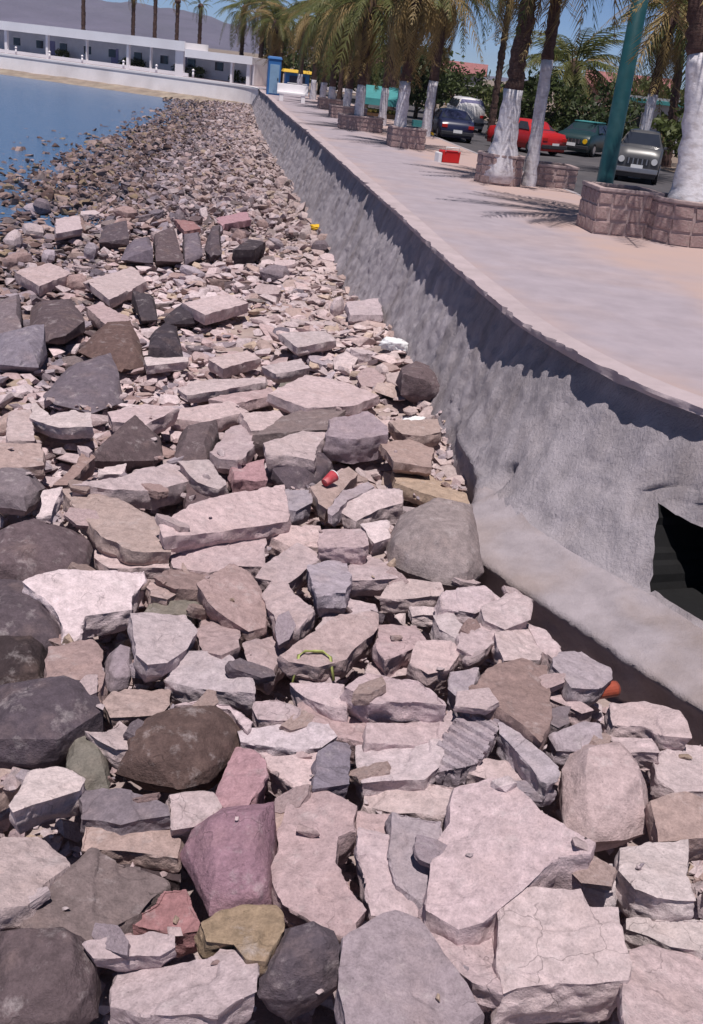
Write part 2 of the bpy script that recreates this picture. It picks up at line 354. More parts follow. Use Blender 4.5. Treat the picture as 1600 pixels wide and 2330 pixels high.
# land to the horizon
bm = bmesh.new()
inner = edge_at(np.concatenate([us_long[::6], US[US > u_last]]), -5.0)
ring = [(x, y, 1.55) for x, y in inner]+[(-6000, 1200, 1.55), (-6000, 6500, 1.55), (6000, 6500, 1.55), (6000, -100, 1.55), (30, -100, 1.55)]
vs = [bm.verts.new(p) for p in ring]; es = [bm.edges.new((vs[i], vs[(i+1) % len(vs)])) for i in range(len(vs))]
bmesh.ops.triangle_fill(bm, edges=es, use_beauty=True, normal=(0, 0, 1))
me = bpy.data.meshes.new('land'); bm.to_mesh(me); bm.free()
tag(link('land', me, M['land']), 'dry flat land behind the street', kind='structure')

def hills(name, az0, az1, dist, prof, mat, depth=700, seed=0, label=''):
    az = np.linspace(az0, az1, 160); h = np.interp(az, [p[0] for p in prof], [p[1] for p in prof])
    h = h+np.array(fbm(np.stack([az*.8, 0*az, 0*az+seed], 1), 4, seed))*h*.05+.0
    rows = []
    for t in np.linspace(0, 1, 12):
        d = dist+depth*t; s = math.sin(min(t*1.5, 1)*math.pi/2)**1.3 if t < .67 else 1-(t-.67)*1.2
        zz = h*s
        P = np.stack([np.sin(np.radians(az))*d, np.cos(np.radians(az))*d, zz], 1)
        P[:, 2] += fbm(P*[.008, .008, 0], 4, seed)*h*.10*math.sin(t*math.pi)
        P[:, 2] = np.maximum(P[:, 2], 0) if t > 0 else -5
        rows.append(P)
    V = np.stack(rows); n, k = V.shape[:2]; idx = np.arange(n*k).reshape(n, k)
    F = np.stack([idx[:-1, :-1], idx[:-1, 1:], idx[1:, 1:], idx[1:, :-1]], -1).reshape(-1, 4)
    tag(link(name, np_mesh(name, V.reshape(-1, 3), F, True), mat), label, kind='structure')
# ---------------------------------------------------------------- sea wall beside the camera
def resample(prof, n):
    P = np.array(prof, float); d = np.concatenate([[0], np.cumsum(np.linalg.norm(np.diff(P, axis=0), axis=1))]); t = np.linspace(0, d[-1], n)
    return np.stack([np.interp(t, d, P[:, 0]), np.interp(t, d, P[:, 1])], 1)      # columns z, off
def sstep(a, b, x): t = np.clip((x-a)/(b-a), 0, 1); return t*t*(3-2*t)
NV = 64
def wall_profile(u):
    q = np.array([[u*1.9, 3.3, 0.7], [u*6.5, 1.3, 4.7]]); n1, n2 = fbm(q, 3, 12)
    zb = 1.46+.13*n1+.16*sstep(8, 16, u)-.24*math.exp(-((u-3.6)/1.5)**2)     # height where the face passes under the lip
    k = .34; B = resample([(2.10, -k*(2.10-zb)), (zb, 0), (.9, k*(zb-.9)), (.3, k*(zb-.3)+.04), (-.5, k*(zb+.5)+.10)], NV)
    ap = 1.36-.80*sstep(.7, 2.6, u)
    za = 1.76+.05*n1
    A = resample([(2.10, -.20), (za, .0), (1.45, .17), (1.1, .42), (.84, .62), (.78, .70),
                  (.78-.15*(ap-.5)/.86, ap-.01), (.60, ap), (.50, ap-.06), (.15, ap-.16), (-.5, ap-.16)], NV)
    w = 1-sstep(.8, 4.8, u)
    return A*w+B*(1-w)
CU0, CU1, CZ0, CZ1 = -2.7, -.28, .815, 1.36
us = np.unique(np.round(np.concatenate([np.arange(-10, -3, .12), np.arange(-3, 14, .06), np.arange(14, 40, .15), np.arange(40, u_bend, .5), [CU0, CU1, u_bend]]), 3))
prof = np.stack([wall_profile(u) for u in us])       # (nu, NV, 2)
XY = np.stack([edge_at(us, prof[:, j, 1]) if False else None for j in range(0)]) if False else None
bx = np.stack([np.interp(us, US, EDGE[:, 0]), np.interp(us, US, EDGE[:, 1])], 1)
bn = np.stack([np.interp(us, US, NRM[:, 0]), np.interp(us, US, NRM[:, 1])], 1); bn /= np.linalg.norm(bn, axis=1)[:, None]
V = np.zeros((len(us), NV, 3)); V[:, :, :2] = bx[:, None, :]+bn[:, None, :]*prof[:, :, 1:2]; V[:, :, 2] = prof[:, :, 0]
Pn = V.reshape(-1, 3)
amp = .030*fbm(Pn*[1.6, 1.6, 1.3], 3, 3)+.022*fbm(Pn*[12, 12, 9], 4, 5)
# rough ledges where the thicker lower render begins
amp = amp.reshape(len(us), NV); amp[:, :1] *= .2
amp += .026*fbm(Pn*[5.5, 5.5, 1.6], 4, 8).reshape(len(us), NV)*(V[:, :, 2] > .82)
V[:, :, :2] += bn[:, None, :]*amp[:, :, None]; V[:, :, 2] += .35*amp*(V[:, :, 2] < 1.95)
# crumbled rim of the drain mouth
tn = np.stack([bn[:, 1], -bn[:, 0]], 1); zc_ = np.clip((V[:, :, 2]-CZ0)/(CZ1-CZ0), 0, 1)
inz = (V[:, :, 2] > .7)*(V[:, :, 2] < 1.55)
sh_ = np.exp(-((us[:, None]-CU1)/.55)**2)*(zc_*.42-.08)*(1-sstep(1.36, 1.62, V[:, :, 2]))*sstep(.70, .82, V[:, :, 2])
near = np.clip(np.exp(-((us[:, None]-CU1)/.18)**2)*inz+np.exp(-((V[:, :, 2]-CZ1)/.10)**2)*(us[:, None] < CU1+.1), 0, 1)
j1 = fbm(Pn*[7, 7, 7], 3, 41).reshape(len(us), NV)*.06*near; j2 = fbm(Pn*[6, 6, 6], 3, 43).reshape(len(us), NV)*.05*near
V[:, :, :2] += tn[:, None, :]*(j1+sh_)[:, :, None]; V[:, :, 2] += j2
# weathered cleft by the end of the head wall
cl = np.exp(-((us[:, None]-1.75)/.06)**2-((V[:, :, 2]-.88)/.12)**2); V[:, :, :2] -= bn[:, None, :]*(.34*cl)[:, :, None]
V[:, :, 2] += DZ(us)[:, None]*np.clip(V[:, :, 2]/2.1, 0, 1)
idx = np.arange(len(us)*NV).reshape(len(us), NV)
F = np.stack([idx[:-1, :-1], idx[1:, :-1], idx[1:, 1:], idx[:-1, 1:]], -1)
uc = .5*(us[:-1]+us[1:])[:, None]; zc = .5*(prof[:-1, :-1, 0]+prof[:-1, 1:, 0]); oc = .5*(prof[:-1, :-1, 1]+prof[:-1, 1:, 1])
hole = (uc > CU0) & (uc < CU1) & (zc > CZ0) & (zc < CZ1) & (oc < .64) & (oc > -.2)
foot = (oc > .665) & (zc < .80) & (uc < 2.2)
wall = empty('seawall', (2.4, 8.9, 0)); 
def wall_part(name, mask, mat):
    me = np_mesh(name, V.reshape(-1, 3)-np.array([2.4, 8.9, 0]), F[mask], True)
    bm = bmesh.new(); bm.from_mesh(me); bmesh.ops.delete(bm, geom=[v for v in bm.verts if not v.link_faces], context='VERTS'); bm.to_mesh(me); bm.free()
    return link(name, me, mat, wall)
wall_part('wall_face', ~hole & ~foot, M['wall'])
tag(wall_part('footing', foot, M['footing']), 'sloping concrete apron with a worn vertical toe')
# hollow of the drain: the broken-out patch pushed back into the wall
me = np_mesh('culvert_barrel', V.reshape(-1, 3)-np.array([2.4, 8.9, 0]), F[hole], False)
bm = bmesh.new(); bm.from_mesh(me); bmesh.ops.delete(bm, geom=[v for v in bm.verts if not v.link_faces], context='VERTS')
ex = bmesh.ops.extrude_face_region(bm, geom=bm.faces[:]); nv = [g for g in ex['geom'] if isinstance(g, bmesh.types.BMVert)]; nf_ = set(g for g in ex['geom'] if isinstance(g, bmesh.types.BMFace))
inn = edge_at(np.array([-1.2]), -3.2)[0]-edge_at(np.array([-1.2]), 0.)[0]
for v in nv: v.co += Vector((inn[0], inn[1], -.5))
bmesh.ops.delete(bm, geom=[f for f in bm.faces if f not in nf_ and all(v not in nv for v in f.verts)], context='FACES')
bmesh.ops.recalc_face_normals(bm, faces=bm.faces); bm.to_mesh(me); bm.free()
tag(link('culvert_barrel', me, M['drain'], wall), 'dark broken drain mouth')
# coping slab with a crumbling edge
usc = np.unique(np.concatenate([np.arange(-10, 16, .06), np.arange(16, 45, .2), np.arange(45, u_bend, .6), [u_bend]]))
cp = [(-.30, 2.12), (-.30, 2.2), (-.15, 2.204), (-.05, 2.204), (-.002, 2.203), (.0, 2.198), (-.004, 2.16), (-.015, 2.128), (-.05, 2.12), (-.36, 2.10)]
rows = []
for k, (of, z) in enumerate(cp):
    xy = edge_at(usc, of); rows.append(np.concatenate([xy, np.full((len(usc), 1), z)], 1))
Vc = np.stack(rows, 1); nn = edge_at(usc, 1.0)-edge_at(usc, 0.0)
a_ = (.030*fbm(Vc.reshape(-1, 3)*[5, 5, 12], 4, 21)-.16*np.maximum(0, fbm(Vc.reshape(-1, 3)*[3.1, 3.1, 2], 3, 23)-.35)).reshape(Vc.shape[:2]); a_[:, :3] = 0; a_[:, 3] *= .6; a_[:, 9] = 0
Vc[:, :, :2] += nn[:, None, :]*a_[:, :, None]; Vc[:, 5:, 2] += a_[:, 5:]*.5; Vc[:, :, 2] += DZ(usc)[:, None]
idc = np.arange(Vc.shape[0]*Vc.shape[1]).reshape(Vc.shape[:2])
Fc = np.stack([idc[:-1, :-1], idc[:-1, 1:], idc[1:, 1:], idc[1:, :-1]], -1).reshape(-1, 4)
cme = np_mesh('coping', Vc.reshape(-1, 3)-np.array([2.4, 8.9, 0]), Fc, True); cme.set_sharp_from_angle(angle=R(35)); link('coping', cme, M['coping'], wall)
tag(wall, 'rough grey concrete sea wall with overhanging coping and drain mouth', 'sea wall')

# white sea wall round the far side of the cove
far = empty('white_seawall', (-18, 97.6, 0)); base = np.array([-18, 97.6, 0])
usf = np.unique(np.concatenate([np.arange(u_bend-3.0, u_bend+40, .6), np.arange(u_bend+40, u_last, 4)]))
def far_sweep(name, pr, mat, amp=.0):
    rows = [np.concatenate([edge_at(usf, of), z+(DZ(usf)[:, None] if z > 1.9 else np.zeros((len(usf), 1)))], 1) for of, z in pr]; Vf = np.stack(rows, 1)
    Vf[:, :, 2] += amp*fbm(Vf.reshape(-1, 3)*.5, 3, 31).reshape(Vf.shape[:2])
    k = np.arange(Vf.shape[0]*Vf.shape[1]).reshape(Vf.shape[:2])
    Ff = np.stack([k[:-1, :-1], k[:-1, 1:], k[1:, 1:], k[1:, :-1]], -1).reshape(-1, 4)
    me = np_mesh(name, Vf.reshape(-1, 3)-base, Ff, False); return link(name, me, mat, far)
far_sweep('wall_face', [(.02, 2.06), (.05, 1.2), (.12, .3), (.15, -.6)], M['whiteold'])
far_sweep('coping', [(-.33, 2.06), (-.33, 2.23), (.08, 2.23), (.08, 2.06), (-.2, 2.06)], M['white'])
tag(far, 'long white sea wall curving round the far side of the water', 'sea wall')
# strand line at the foot of the white wall
rows = [np.concatenate([edge_at(usf, of), np.full((len(usf), 1), z)], 1) for of, z in ((.1, .42), (1.0, .28), (2.0, .08), (3.2, -.2))]
Vf = np.stack(rows, 1); Vf[:, :, 2] += .05*fbm(Vf.reshape(-1, 3), 3, 4).reshape(Vf.shape[:2]); k = np.arange(Vf.shape[0]*Vf.shape[1]).reshape(Vf.shape[:2])
Ff = np.stack([k[:-1, :-1], k[:-1, 1:], k[1:, 1:], k[1:, :-1]], -1).reshape(-1, 4)
M['strand'] = surf('weedy_strand', (.25, .20, .165), .95, .4, 1.2, .6, 8, .05, (.33, .28, .22), .6, .5)
tag(link('shore', np_mesh('shore', Vf.reshape(-1, 3), Ff, True), M['strand']), 'brown weedy strip at the foot of the white wall', kind='structure')
hills('hills', -34, 3, 2600, [(-34, 96), (-20, 92), (-13, 94), (-10.8, 84), (-8, 66), (-5, 46), (3, 15)], M['hill'], 1100, 3, 'hazy purple desert hills beyond the bay')
hills('distant_hills', 0, 22, 3600, [(0, 10), (4, 14), (9, 18), (14, 20), (22, 18)], M['hill'], 900, 9, 'low hazy hills behind the town')

# ---------------------------------------------------------------- palms
def frond_mesh(name, L=2.5, droop=1.0, width=.42, n=30, seed=0, dry=False):
    r = random.Random(seed); vs = []; fs = []
    def rach(t):
        return Vector((L*t*(1-.22*droop*t), 0, L*(.42*t-(.62+.42*droop)*t*t)))
    m = 12; ring = []
    for i in range(m+1):
        p = rach(i/m); w = .028*(1-.8*i/m)
        k = len(vs); vs += [p+Vector((0, w, 0)), p+Vector((0, 0, w)), p+Vector((0, -w, 0))]; ring.append(k)
    for i in range(m):
        a, b_ = ring[i], ring[i+1]
        for q in range(3): fs.append((a+q, a+(q+1) % 3, b_+(q+1) % 3, b_+q))
    for i in range(n):
        t = .14+.86*(i+r.random()*.6)/n
        p = rach(t); tg = (rach(min(t+.03, 1.0))-rach(t-.03)).normalized()
        ln = width*(math.sin(math.pi*min(t*.95+.06, 1))**.6)*r.uniform(.75, 1.15)+.05
        for sgn in (-1, 1):
            side = Vector((0, sgn, 0)); d = (tg*.75+side*r.uniform(.7, 1.0)+Vector((0, 0, -r.uniform(.1, .5)-(.6 if dry else .0)))).normalized()
            e1 = p+d*ln*.5; e2 = p+d*ln+Vector((0, 0, -ln*r.uniform(.15, .5)))
            w = tg*.021
            k = len(vs); vs += [p-w, p+w, e1+w*.9, e1-w*.9, e2]
            fs += [(k, k+1, k+2, k+3), (k+3, k+2, k+4)]
    me = bpy.data.meshes.new(name); me.from_pydata([tuple(v) for v in vs], [], fs); me.update(); return me
FR_GREEN = [frond_mesh('frond_green', 2.4, .7, .44, 30, s) for s in (1, 2)]
FR_ARCH = [frond_mesh('frond_arching', 2.5, 1.5, .46, 30, s) for s in (3, 4)]
FR_DRY = [frond_mesh('frond_dry', 2.2, 1.5, .40, 26, s, True) for s in (5, 6)]
for f in FR_GREEN: f.materials.append(M['frond_green'])
for f in FR_ARCH: f.materials.append(M['frond_green'])
for f in FR_DRY: f.materials.append(M['frond_dry'])
FR_OLIVE = []
for f in FR_ARCH:
    g = f.copy(); g.materials.clear(); g.materials.append(M['frond_dry']); FR_OLIVE.append(g)

def palm(x, y, z0, ztop, zpaint, r, label, lean=(0, 0), seed=0, nf=30, scale=1.0, flare=1.6, dryness=.5, group='palms along the promenade', skirt=True, decay=.35):
    rd = random.Random(seed); t = empty('palm_tree', (x, y, z0)); H = ztop-z0
    def path(a, b_, n): return [(lean[0]*(max(q, 0)/H)**1.3, lean[1]*(max(q, 0)/H)**1.3, q) for q in np.linspace(a, b_, n)]
    def rad(q): return r*(1+(flare-1)*math.exp(-max(q, 0)/decay)-.18*q/H)
    hp = max(0.0, (zpaint or z0)-z0)
    def barky(name, a, b_, n, mat, am):
        pp = path(a, b_, n); mb = MB(); mb.tube(pp, [rad(p[2])*(1+am*(1 if i % 2 else -1)*.5) for i, p in enumerate(pp)], 14)
        Vv = np.array(mb.v); nn = fbm(Vv*[6, 6, 9]+seed, 3, 2)[:, None]*am*r*1.2
        cxy = np.array([[lean[0]*(max(v[2], 0)/H)**1.3, lean[1]*(max(v[2], 0)/H)**1.3, v[2]] for v in mb.v])
        dv = Vv-cxy; dv /= np.maximum(np.linalg.norm(dv, axis=1)[:, None], 1e-6); mb.v = [tuple(v) for v in Vv+dv*nn]
        return mb.build(name, mat, t, smooth=True)
    if hp > 0: barky('painted_base', -.4, hp, max(8, int(hp/.16)), M['whitepaint'], .10)
    barky('trunk', hp-.02 if hp else -.4, H, max(10, int((H-hp)/.11)), M['bark'], .16)
    top = (lean[0], lean[1], H)
    mb = MB(); mb.tube([(top[0], top[1], H-.5*scale), (top[0], top[1], H-.2*scale), (top[0], top[1], H+.15*scale), (top[0], top[1], H+.4*scale)], [r*.9, r*1.5, r*1.3, r*.3], 10)
    cr = mb.build('crown', M['bark'], t, smooth=True)
    for i in range(nf):
        a = i*2.399963+rd.uniform(-.3, .3); q = i/nf       # upper fronds first
        if q > 1-.42*dryness*1.4 and skirt: me = rd.choice(FR_DRY); el = R(rd.uniform(-75, -30))
        elif q > .5: me = rd.choice(FR_ARCH if rd.random() > dryness*.75 else FR_OLIVE); el = R(rd.uniform(-25, 8))
        else: me = rd.choice(FR_GREEN if rd.random() > dryness*.35 else FR_OLIVE); el = R(rd.uniform(5, 62))
        f = bpy.data.objects.new('frond', me); COL.objects.link(f); f.parent = cr
        f.location = (top[0]+math.cos(a)*r*.8, top[1]+math.sin(a)*r*.8, H+.18*scale-.45*q*scale)
        f.rotation_euler = Euler((rd.uniform(-.25, .25), -el, a), 'XYZ'); s = scale*rd.uniform(.85, 1.15); f.scale = (s, s, s)
    tag(t, label, 'palm tree', group)
    return t

PZ = 2.2
palm(5.33, 18.95, PZ+.5, 8.6, 5.25, .205, 'stout palm with wide whitewashed base in the round stone planter', (-1.15, .5), 1, 40, 1.3, 2.3, .5, decay=.9)
palm(2.62, 26.0, PZ+.45, 7.6, 4.33, .20, 'reddish-brown palm with flared whitewashed foot rising from the mid-promenade stone planter', (.1, .0), 2, 30, 1.0, 2.0, .55, decay=.8)
palm(3.42, 26.5, PZ, 8.2, 5.05, .155, 'slim palm with very tall white paint beside the flared palm', (-.12, 0), 3, 28, 1.0, 1.15, .4)
palm(.15, 34.9, PZ+.4, 6.7, 4.15, .19, 'white-based palm standing in front of the dark second lamp post', (.05, .1), 4, 46, 1.05, 1.25, .8)
palm(1.2, 42.6, PZ-.3, 7.3, 4.2, .19, 'thin white-based palm between the second lamp post and the navy car', (.15, 0), 5, 32, 1.0, 1.3, .5)
palm(-1.42, 41.3, PZ, 6.5, 3.8, .18, 'white-based palm just past the teal fruit stall', (0, .1), 6, 46, 1.1, 1.3, .45)
palm(-2.26, 49.0, PZ, 6.5, 3.45, .18, 'third white-based palm beyond the second lamp post', (.1, 0), 7, 46, 1.1, 1.3, .45)
palm(-3.4, 56.5, PZ, 6.6, 3.3, .18, 'fourth white-based palm beyond the second lamp post', (-.05, 0), 8, 46, 1.1500000000000001, 1.3, .45)
palm(-4.3, 62.5, PZ, 6.7, 3.35, .18, 'fifth white-based palm beyond the second lamp post', (.1, 0), 9, 46, 1.1500000000000001, 1.3, .45)
palm(-5.4, 69.5, PZ, 6.8, 3.3, .18, 'sixth white-based palm beyond the second lamp post', (0, 0), 10, 32, 1.1, 1.3, .45)
palm(-7.2, 79.5, PZ, 7.0, 3.4, .18, 'farthest white-based palm before the blue truck', (.1, 0), 11, 30, 1.1, 1.3, .85)
palm(1.6, 52.5, 1.6, 7.6, None, .2, 'unpainted palm across the street behind the teal fruit stall', (0, 0), 12, 46, 1.2000000000000002, 1.2, .7)
palm(-.4, 64.0, 1.6, 7.9, None, .2, 'bare-trunked palm across the street among the dry crowns', (.1, 0), 13, 46, 1.25, 1.2, .9)
palm(-2.2, 75.0, 1.6, 8.2, None, .2, 'farther bare-trunked palm across the street', (-.1, 0), 14, 32, 1.2, 1.2, .8)
palm(-4.6, 86.0, 1.6, 8.4, None, .2, 'farthest bare-trunked palm across the street', (0, 0), 15, 32, 1.2, 1.2, .7)
palm(-.6, 46.5, PZ, 6.9, 3.7, .17, 'white-based palm at the kerb behind the teal fruit stall', (.1, 0), 20, 36, 1.05, 1.3, .5)
palm(-2.0, 56.0, PZ, 7.0, 3.5, .17, 'farther white-based palm at the kerb', (0, 0), 21, 36, 1.05, 1.3, .5)
palm(-10.8, 99, 1.8, 7.6, None, .22, 'dark palm at the end of the white arcade', (0, 0), 16, 34, 1.25, 1.2, .45)
palm(-13.2, 104, 1.8, 8.4, None, .22, 'tall dark palm behind the end of the white arcade', (0, 0), 17, 34, 1.3, 1.2, .35)
palm(-15.6, 108, 1.8, 8.0, None, .22, 'dark palm behind the last bay of the white arcade', (0, 0), 18, 34, 1.3, 1.2, .35)
palm(-10.2, 88.5, 1.8, 6.6, None, .2, 'low bushy palm beside the blue kiosk', (0, 0), 19, 46, 1.25, 1.2, .7)
for k, (px, py, zt, lb) in enumerate([(-35.6, 124, 10.6, 'leftmost of the thin palms behind the white arcade'), (-30.3, 125, 8.7, 'second thin palm from the sea behind the white arcade'),
                                  (-28.2, 126.5, 9.4, 'tallest tan-topped thin palm behind the middle of the white arcade'), (-25.6, 126, 8.8, 'thin palm behind the white arcade before the dark-crowned one'),
                                  (-23.2, 127, 8.6, 'thin palm with small dark crown behind the white arcade')]):
    palm(px, py, 1.6, zt, None, .24, lb, (0, 0), 30+k, 16, .62, 1.2, .8 if k < 4 else .1, 'thin palms behind the white arcade')
palm(9.9, 66, 1.6, 5.4, None, .36, 'bushy low palm with broad green crown behind the street', (.1, 0), 41, 64, 1.75, 1.3, .3, 'palms behind the street')
palm(9.3, 41.5, 1.6, 7.2, 4.6, .2, 'dark-crowned palm with pale trunk behind the grey jeep', (.15, 0), 42, 36, 1.2, 1.2, .45, 'palms behind the street')
palm(5.2, 60, 1.6, 9.0, None, .2, 'tall palm behind the red car with crown above view', (0, 0), 43, 30, 1.2, 1.2, .5, 'palms behind the street')
palm(13.0, 52, 1.6, 8.0, None, .22, 'tall palm behind the green lamp post with hanging fronds', (-.6, 0), 44, 32, 1.3, 1.2, .6, 'palms behind the street')

# ---------------------------------------------------------------- broad-leaved trees and bushes
def leafy(name, loc, rx, rz, zc, n, mat, label, cat='tree', trunk=True, seed=0, leaf=.16, group=None):
    rd = np.random.default_rng(seed); t = empty(name, loc)
    if trunk:
        mb = MB(); mb.tube([(0, 0, -.1), (.05, .02, zc*.5), (0, .05, zc)], [.16, .12, .07], 9)
        for k in range(6):
            a = k*1.05; mb.tube([(0, .02, zc*.55+.1*k), (math.cos(a)*rx*.35, math.sin(a)*rx*.35, zc), (math.cos(a)*rx*.7, math.sin(a)*rx*.7, zc+rz*.4)], [.07, .05, .02], 6)
        mb.build('trunk', M['trunkbark'], t, smooth=True)
    ncl = 26; cl = rd.normal(size=(ncl, 3)); cl /= np.linalg.norm(cl, axis=1)[:, None]; cl *= rd.uniform(.35, 1, (ncl, 1))**.6
    c = cl[rd.integers(0, ncl, n)]*[rx, rx, rz]+rd.normal(size=(n, 3))*[rx*.17, rx*.17, rz*.15]+[0, 0, zc+rz*.35]
    c[:, 2] = np.maximum(c[:, 2], .05)
    a = rd.normal(size=(n, 3)); a /= np.linalg.norm(a, axis=1)[:, None]; b_ = np.cross(a, rd.normal(size=(n, 3))); b_ /= np.linalg.norm(b_, axis=1)[:, None]
    s = leaf*rd.uniform(.6, 1.3, (n, 1))
    Vv = np.stack([c-a*s, c+b_*s*.45, c+a*s, c-b_*s*.45], 1).reshape(-1, 3); Fv = np.arange(4*n).reshape(n, 4)
    link('crown' if trunk else 'foliage', np_mesh('leaves', Vv, Fv), mat, t)
    tag(t, label, cat, group); return t
leafy('broadleaf_tree', (-11.4, 106, 1.6), 2.6, 2.2, 2.6, 2600, M['leaf_dark'], 'dark leafy tree filling the gap behind the white arcade end', seed=2, leaf=.22)
leafy('broadleaf_tree', (4.3, 82, 1.6), 2.6, 1.5, 1.5, 2400, M['leaf_dark'], 'round dark tree behind the small white house', seed=3, leaf=.2)
leafy('broadleaf_tree', (0.6, 84, 1.6), 2.4, 2.0, 1.8, 2400, M['leaf_dark'], 'dark tree in shade behind the teal fruit stall', seed=4, leaf=.2)
leafy('broadleaf_tree', (7.6, 76, 1.6), 1.9, 1.2, 1.0, 1800, M['leaf_mid'], 'olive bush tree beside the small white house', seed=5, leaf=.18)
leafy('broadleaf_tree', (17.4, 78, 1.6), 2.6, 1.5, 2.0, 2200, M['leaf_mid'], 'green tree over the grey house with teal eave', seed=6, leaf=.2)
leafy('broadleaf_tree', (-4.3, 92, 1.6), 3.0, 2.4, 2.2, 2600, M['leaf_dark'], 'shaded tree behind the row of dry palms', seed=7, leaf=.24)
leafy('broadleaf_tree', (-1.2, 98, 1.6), 3.0, 2.0, 2.0, 2400, M['leaf_mid'], 'olive tree at the far end of the street', seed=8, leaf=.24)
leafy('broadleaf_tree', (8.0, 62, 1.6), 2.3, 1.5, 1.3, 2600, M['leaf_dark'], 'dark bushy tree behind the red car', seed=9, leaf=.18)
leafy('broadleaf_tree', (11.6, 61.5, 1.6), 2.5, 1.5, 1.2, 2600, M['leaf_dark'], 'dark bushy tree behind the teal-roofed car', seed=10, leaf=.18)
leafy('broadleaf_tree', (13.4, 49, 1.6), 2.2, 1.3, 1.5, 2200, M['leaf_mid'], 'leafy tree overhanging behind the grey jeep', seed=12, leaf=.17)
leafy('broadleaf_tree', (-7.0, 96, 1.6), 3.2, 2.6, 2.4, 2800, M['leaf_dark'], 'dark tree over the blue kiosk', seed=13, leaf=.24)
leafy('broadleaf_tree', (1.2, 72, 1.6), 2.2, 1.9, 1.9, 2400, M['leaf_dark'], 'dark tree between the fruit stall and the white van', seed=14, leaf=.2)
for k, (fx, fy, lb) in enumerate([(-33.6, 108.6, 'low green shrub at the seaward end of the arcade'), (-25.2, 104.4, 'green shrub before the long arcade opening'), (-26.3, 105, 'darker shrub next to the green one before the long opening'),
                                  (-20.6, 102, 'small yellow-green shrub by the thick arcade pillar'), (-18.9, 101.1, 'tiny shrub under the last long arcade opening'), (-14.8, 99.6, 'dark shrub in the end bay of the arcade')]):
    leafy('shrub', (fx, fy+1.3, 1.79), .75, .5, .25, 420, M['leaf_mid'] if k % 2 == 0 else M['leaf_dark'], lb, 'shrub', False, 60+k, .13, 'shrubs along the arcade')

# ---------------------------------------------------------------- planters
def planter(loc, dims, rz, label, kind='box', h=.72, seed=0):
    t = empty('stone_planter', loc, rz); rd = random.Random(seed)
    w, d = dims
    if kind == 'box':
        per = [(-w/2, -d/2), (w/2, -d/2), (w/2, d/2), (-w/2, d/2)]
    else:
        per = [(math.cos(a)*w/2, math.sin(a)*d/2) for a in np.linspace(0, 2*math.pi, 13)[:-1]]
    n = len(per); mb = MB()
    th = .8 if kind == 'box' else .82
    ring = lambda k, z: [(p[0]*k, p[1]*k, z) for p in per]
    vs = ring(.97, -.05)+ring(.97, h-.03)+ring(th, h-.03)+ring(th, h-.18)
    fs = [(r_*n+i, r_*n+(i+1) % n, (r_+1)*n+(i+1) % n, (r_+1)*n+i) for r_ in range(3) for i in range(n)]
    mb.add(vs, fs); mb.build('mortar_core', M['mortar'], t)
    mb = MB(); mb.add([(p[0]*th, p[1]*th, h-.10) for p in per], [tuple(range(n))]); mb.build('soil', M['soil'], t)
    mb = MB(); vs = ring(1.03, h-.03)+ring(1.03, h+.03)+ring(th-.02, h+.03)+ring(th-.02, h-.03)
    mb.add(vs, fs+[(3*n+i, 3*n+(i+1) % n, (i+1) % n, i) for i in range(n)]); mb.build('rim', M['mortar'], t, bevel=.012)
    # facing stones, each its own piece
    prot = []
    for k in range(5):
        bm = bmesh.new()
        for _ in range(14): bm.verts.new((rd.uniform(-.5, .5), rd.uniform(-.5, .5), rd.uniform(-.5, .5)*.5))
        for sx in (-.45, .45):
            for sy in (-.42, .42): bm.verts.new((sx*rd.uniform(.8, 1.1), sy*rd.uniform(.8, 1.1), .2))
        r_ = bmesh.ops.convex_hull(bm, input=bm.verts); bmesh.ops.delete(bm, geom=[g for g in r_['geom_interior'] if isinstance(g, bmesh.types.BMVert)], context='VERTS')
        me = bpy.data.meshes.new('facing_stone'); bm.to_mesh(me); bm.free(); me.materials.append(M['planter']); prot.append(me)
    for i in range(n):
        a, b_ = Vector((*per[i], 0)), Vector((*per[(i+1) % n], 0)); L_ = (b_-a).length; dr = (b_-a)/L_; nr = Vector((dr.y, -dr.x, 0))
        rows = 3; 
        for q in range(rows):
            m_ = max(1, round(L_/.27)); cuts = [0]+[(k+rd.uniform(-.22, .22))/m_ for k in range(1, m_)]+[1]
            for k in range(m_):
                c = a+dr*L_*(cuts[k]+cuts[k+1])/2; sw = L_*(cuts[k+1]-cuts[k])-.02; sh = (h-.05)/rows-.02
                f = bpy.data.objects.new('facing_stone', rd.choice(prot)); COL.objects.link(f); f.parent = t
                mt = Matrix((dr, Vector((0, 0, 1)), nr)).transposed().to_4x4()
                f.matrix_local = Matrix.Translation(c-nr*.03+Vector((0, 0, (q+.5)*(h-.03)/rows+rd.uniform(-.01, .01)))) @ mt @ Matrix.Diagonal((sw*rd.uniform(1, 1.1), sh*rd.uniform(1, 1.1), .16, 1))
    tag(t, label, 'planter', 'stone planters along the promenade'); return t
planter((4.15, 19.25, PZ), (1.15, 1.0), R(8), 'square reddish stone planter at the foot of the green lamp post', 'box', .76, 1)
planter((5.25, 18.95, PZ), (1.35, 1.35), 0, 'round stone planter holding the stout white-footed palm', 'round', .72, 2)
planter((2.62, 26.2, PZ), (1.15, 1.1), R(5), 'stone planter around the flared reddish-brown palm', 'round', .66, 3)
planter((4.0, 27.2, PZ), (1.1, 1.0), R(8), 'low stone planter beside the slim tall-painted palm', 'box', .5, 4)
planter((.38, 35.0, PZ), (1.1, 1.0), R(10), 'stone planter between the dark second lamp post and the walkway', 'box', .6, 5)
planter((-1.35, 41.6, PZ), (1.6, 1.1), R(10), 'pinkish stone planter past the teal fruit stall', 'box', .5, 6)
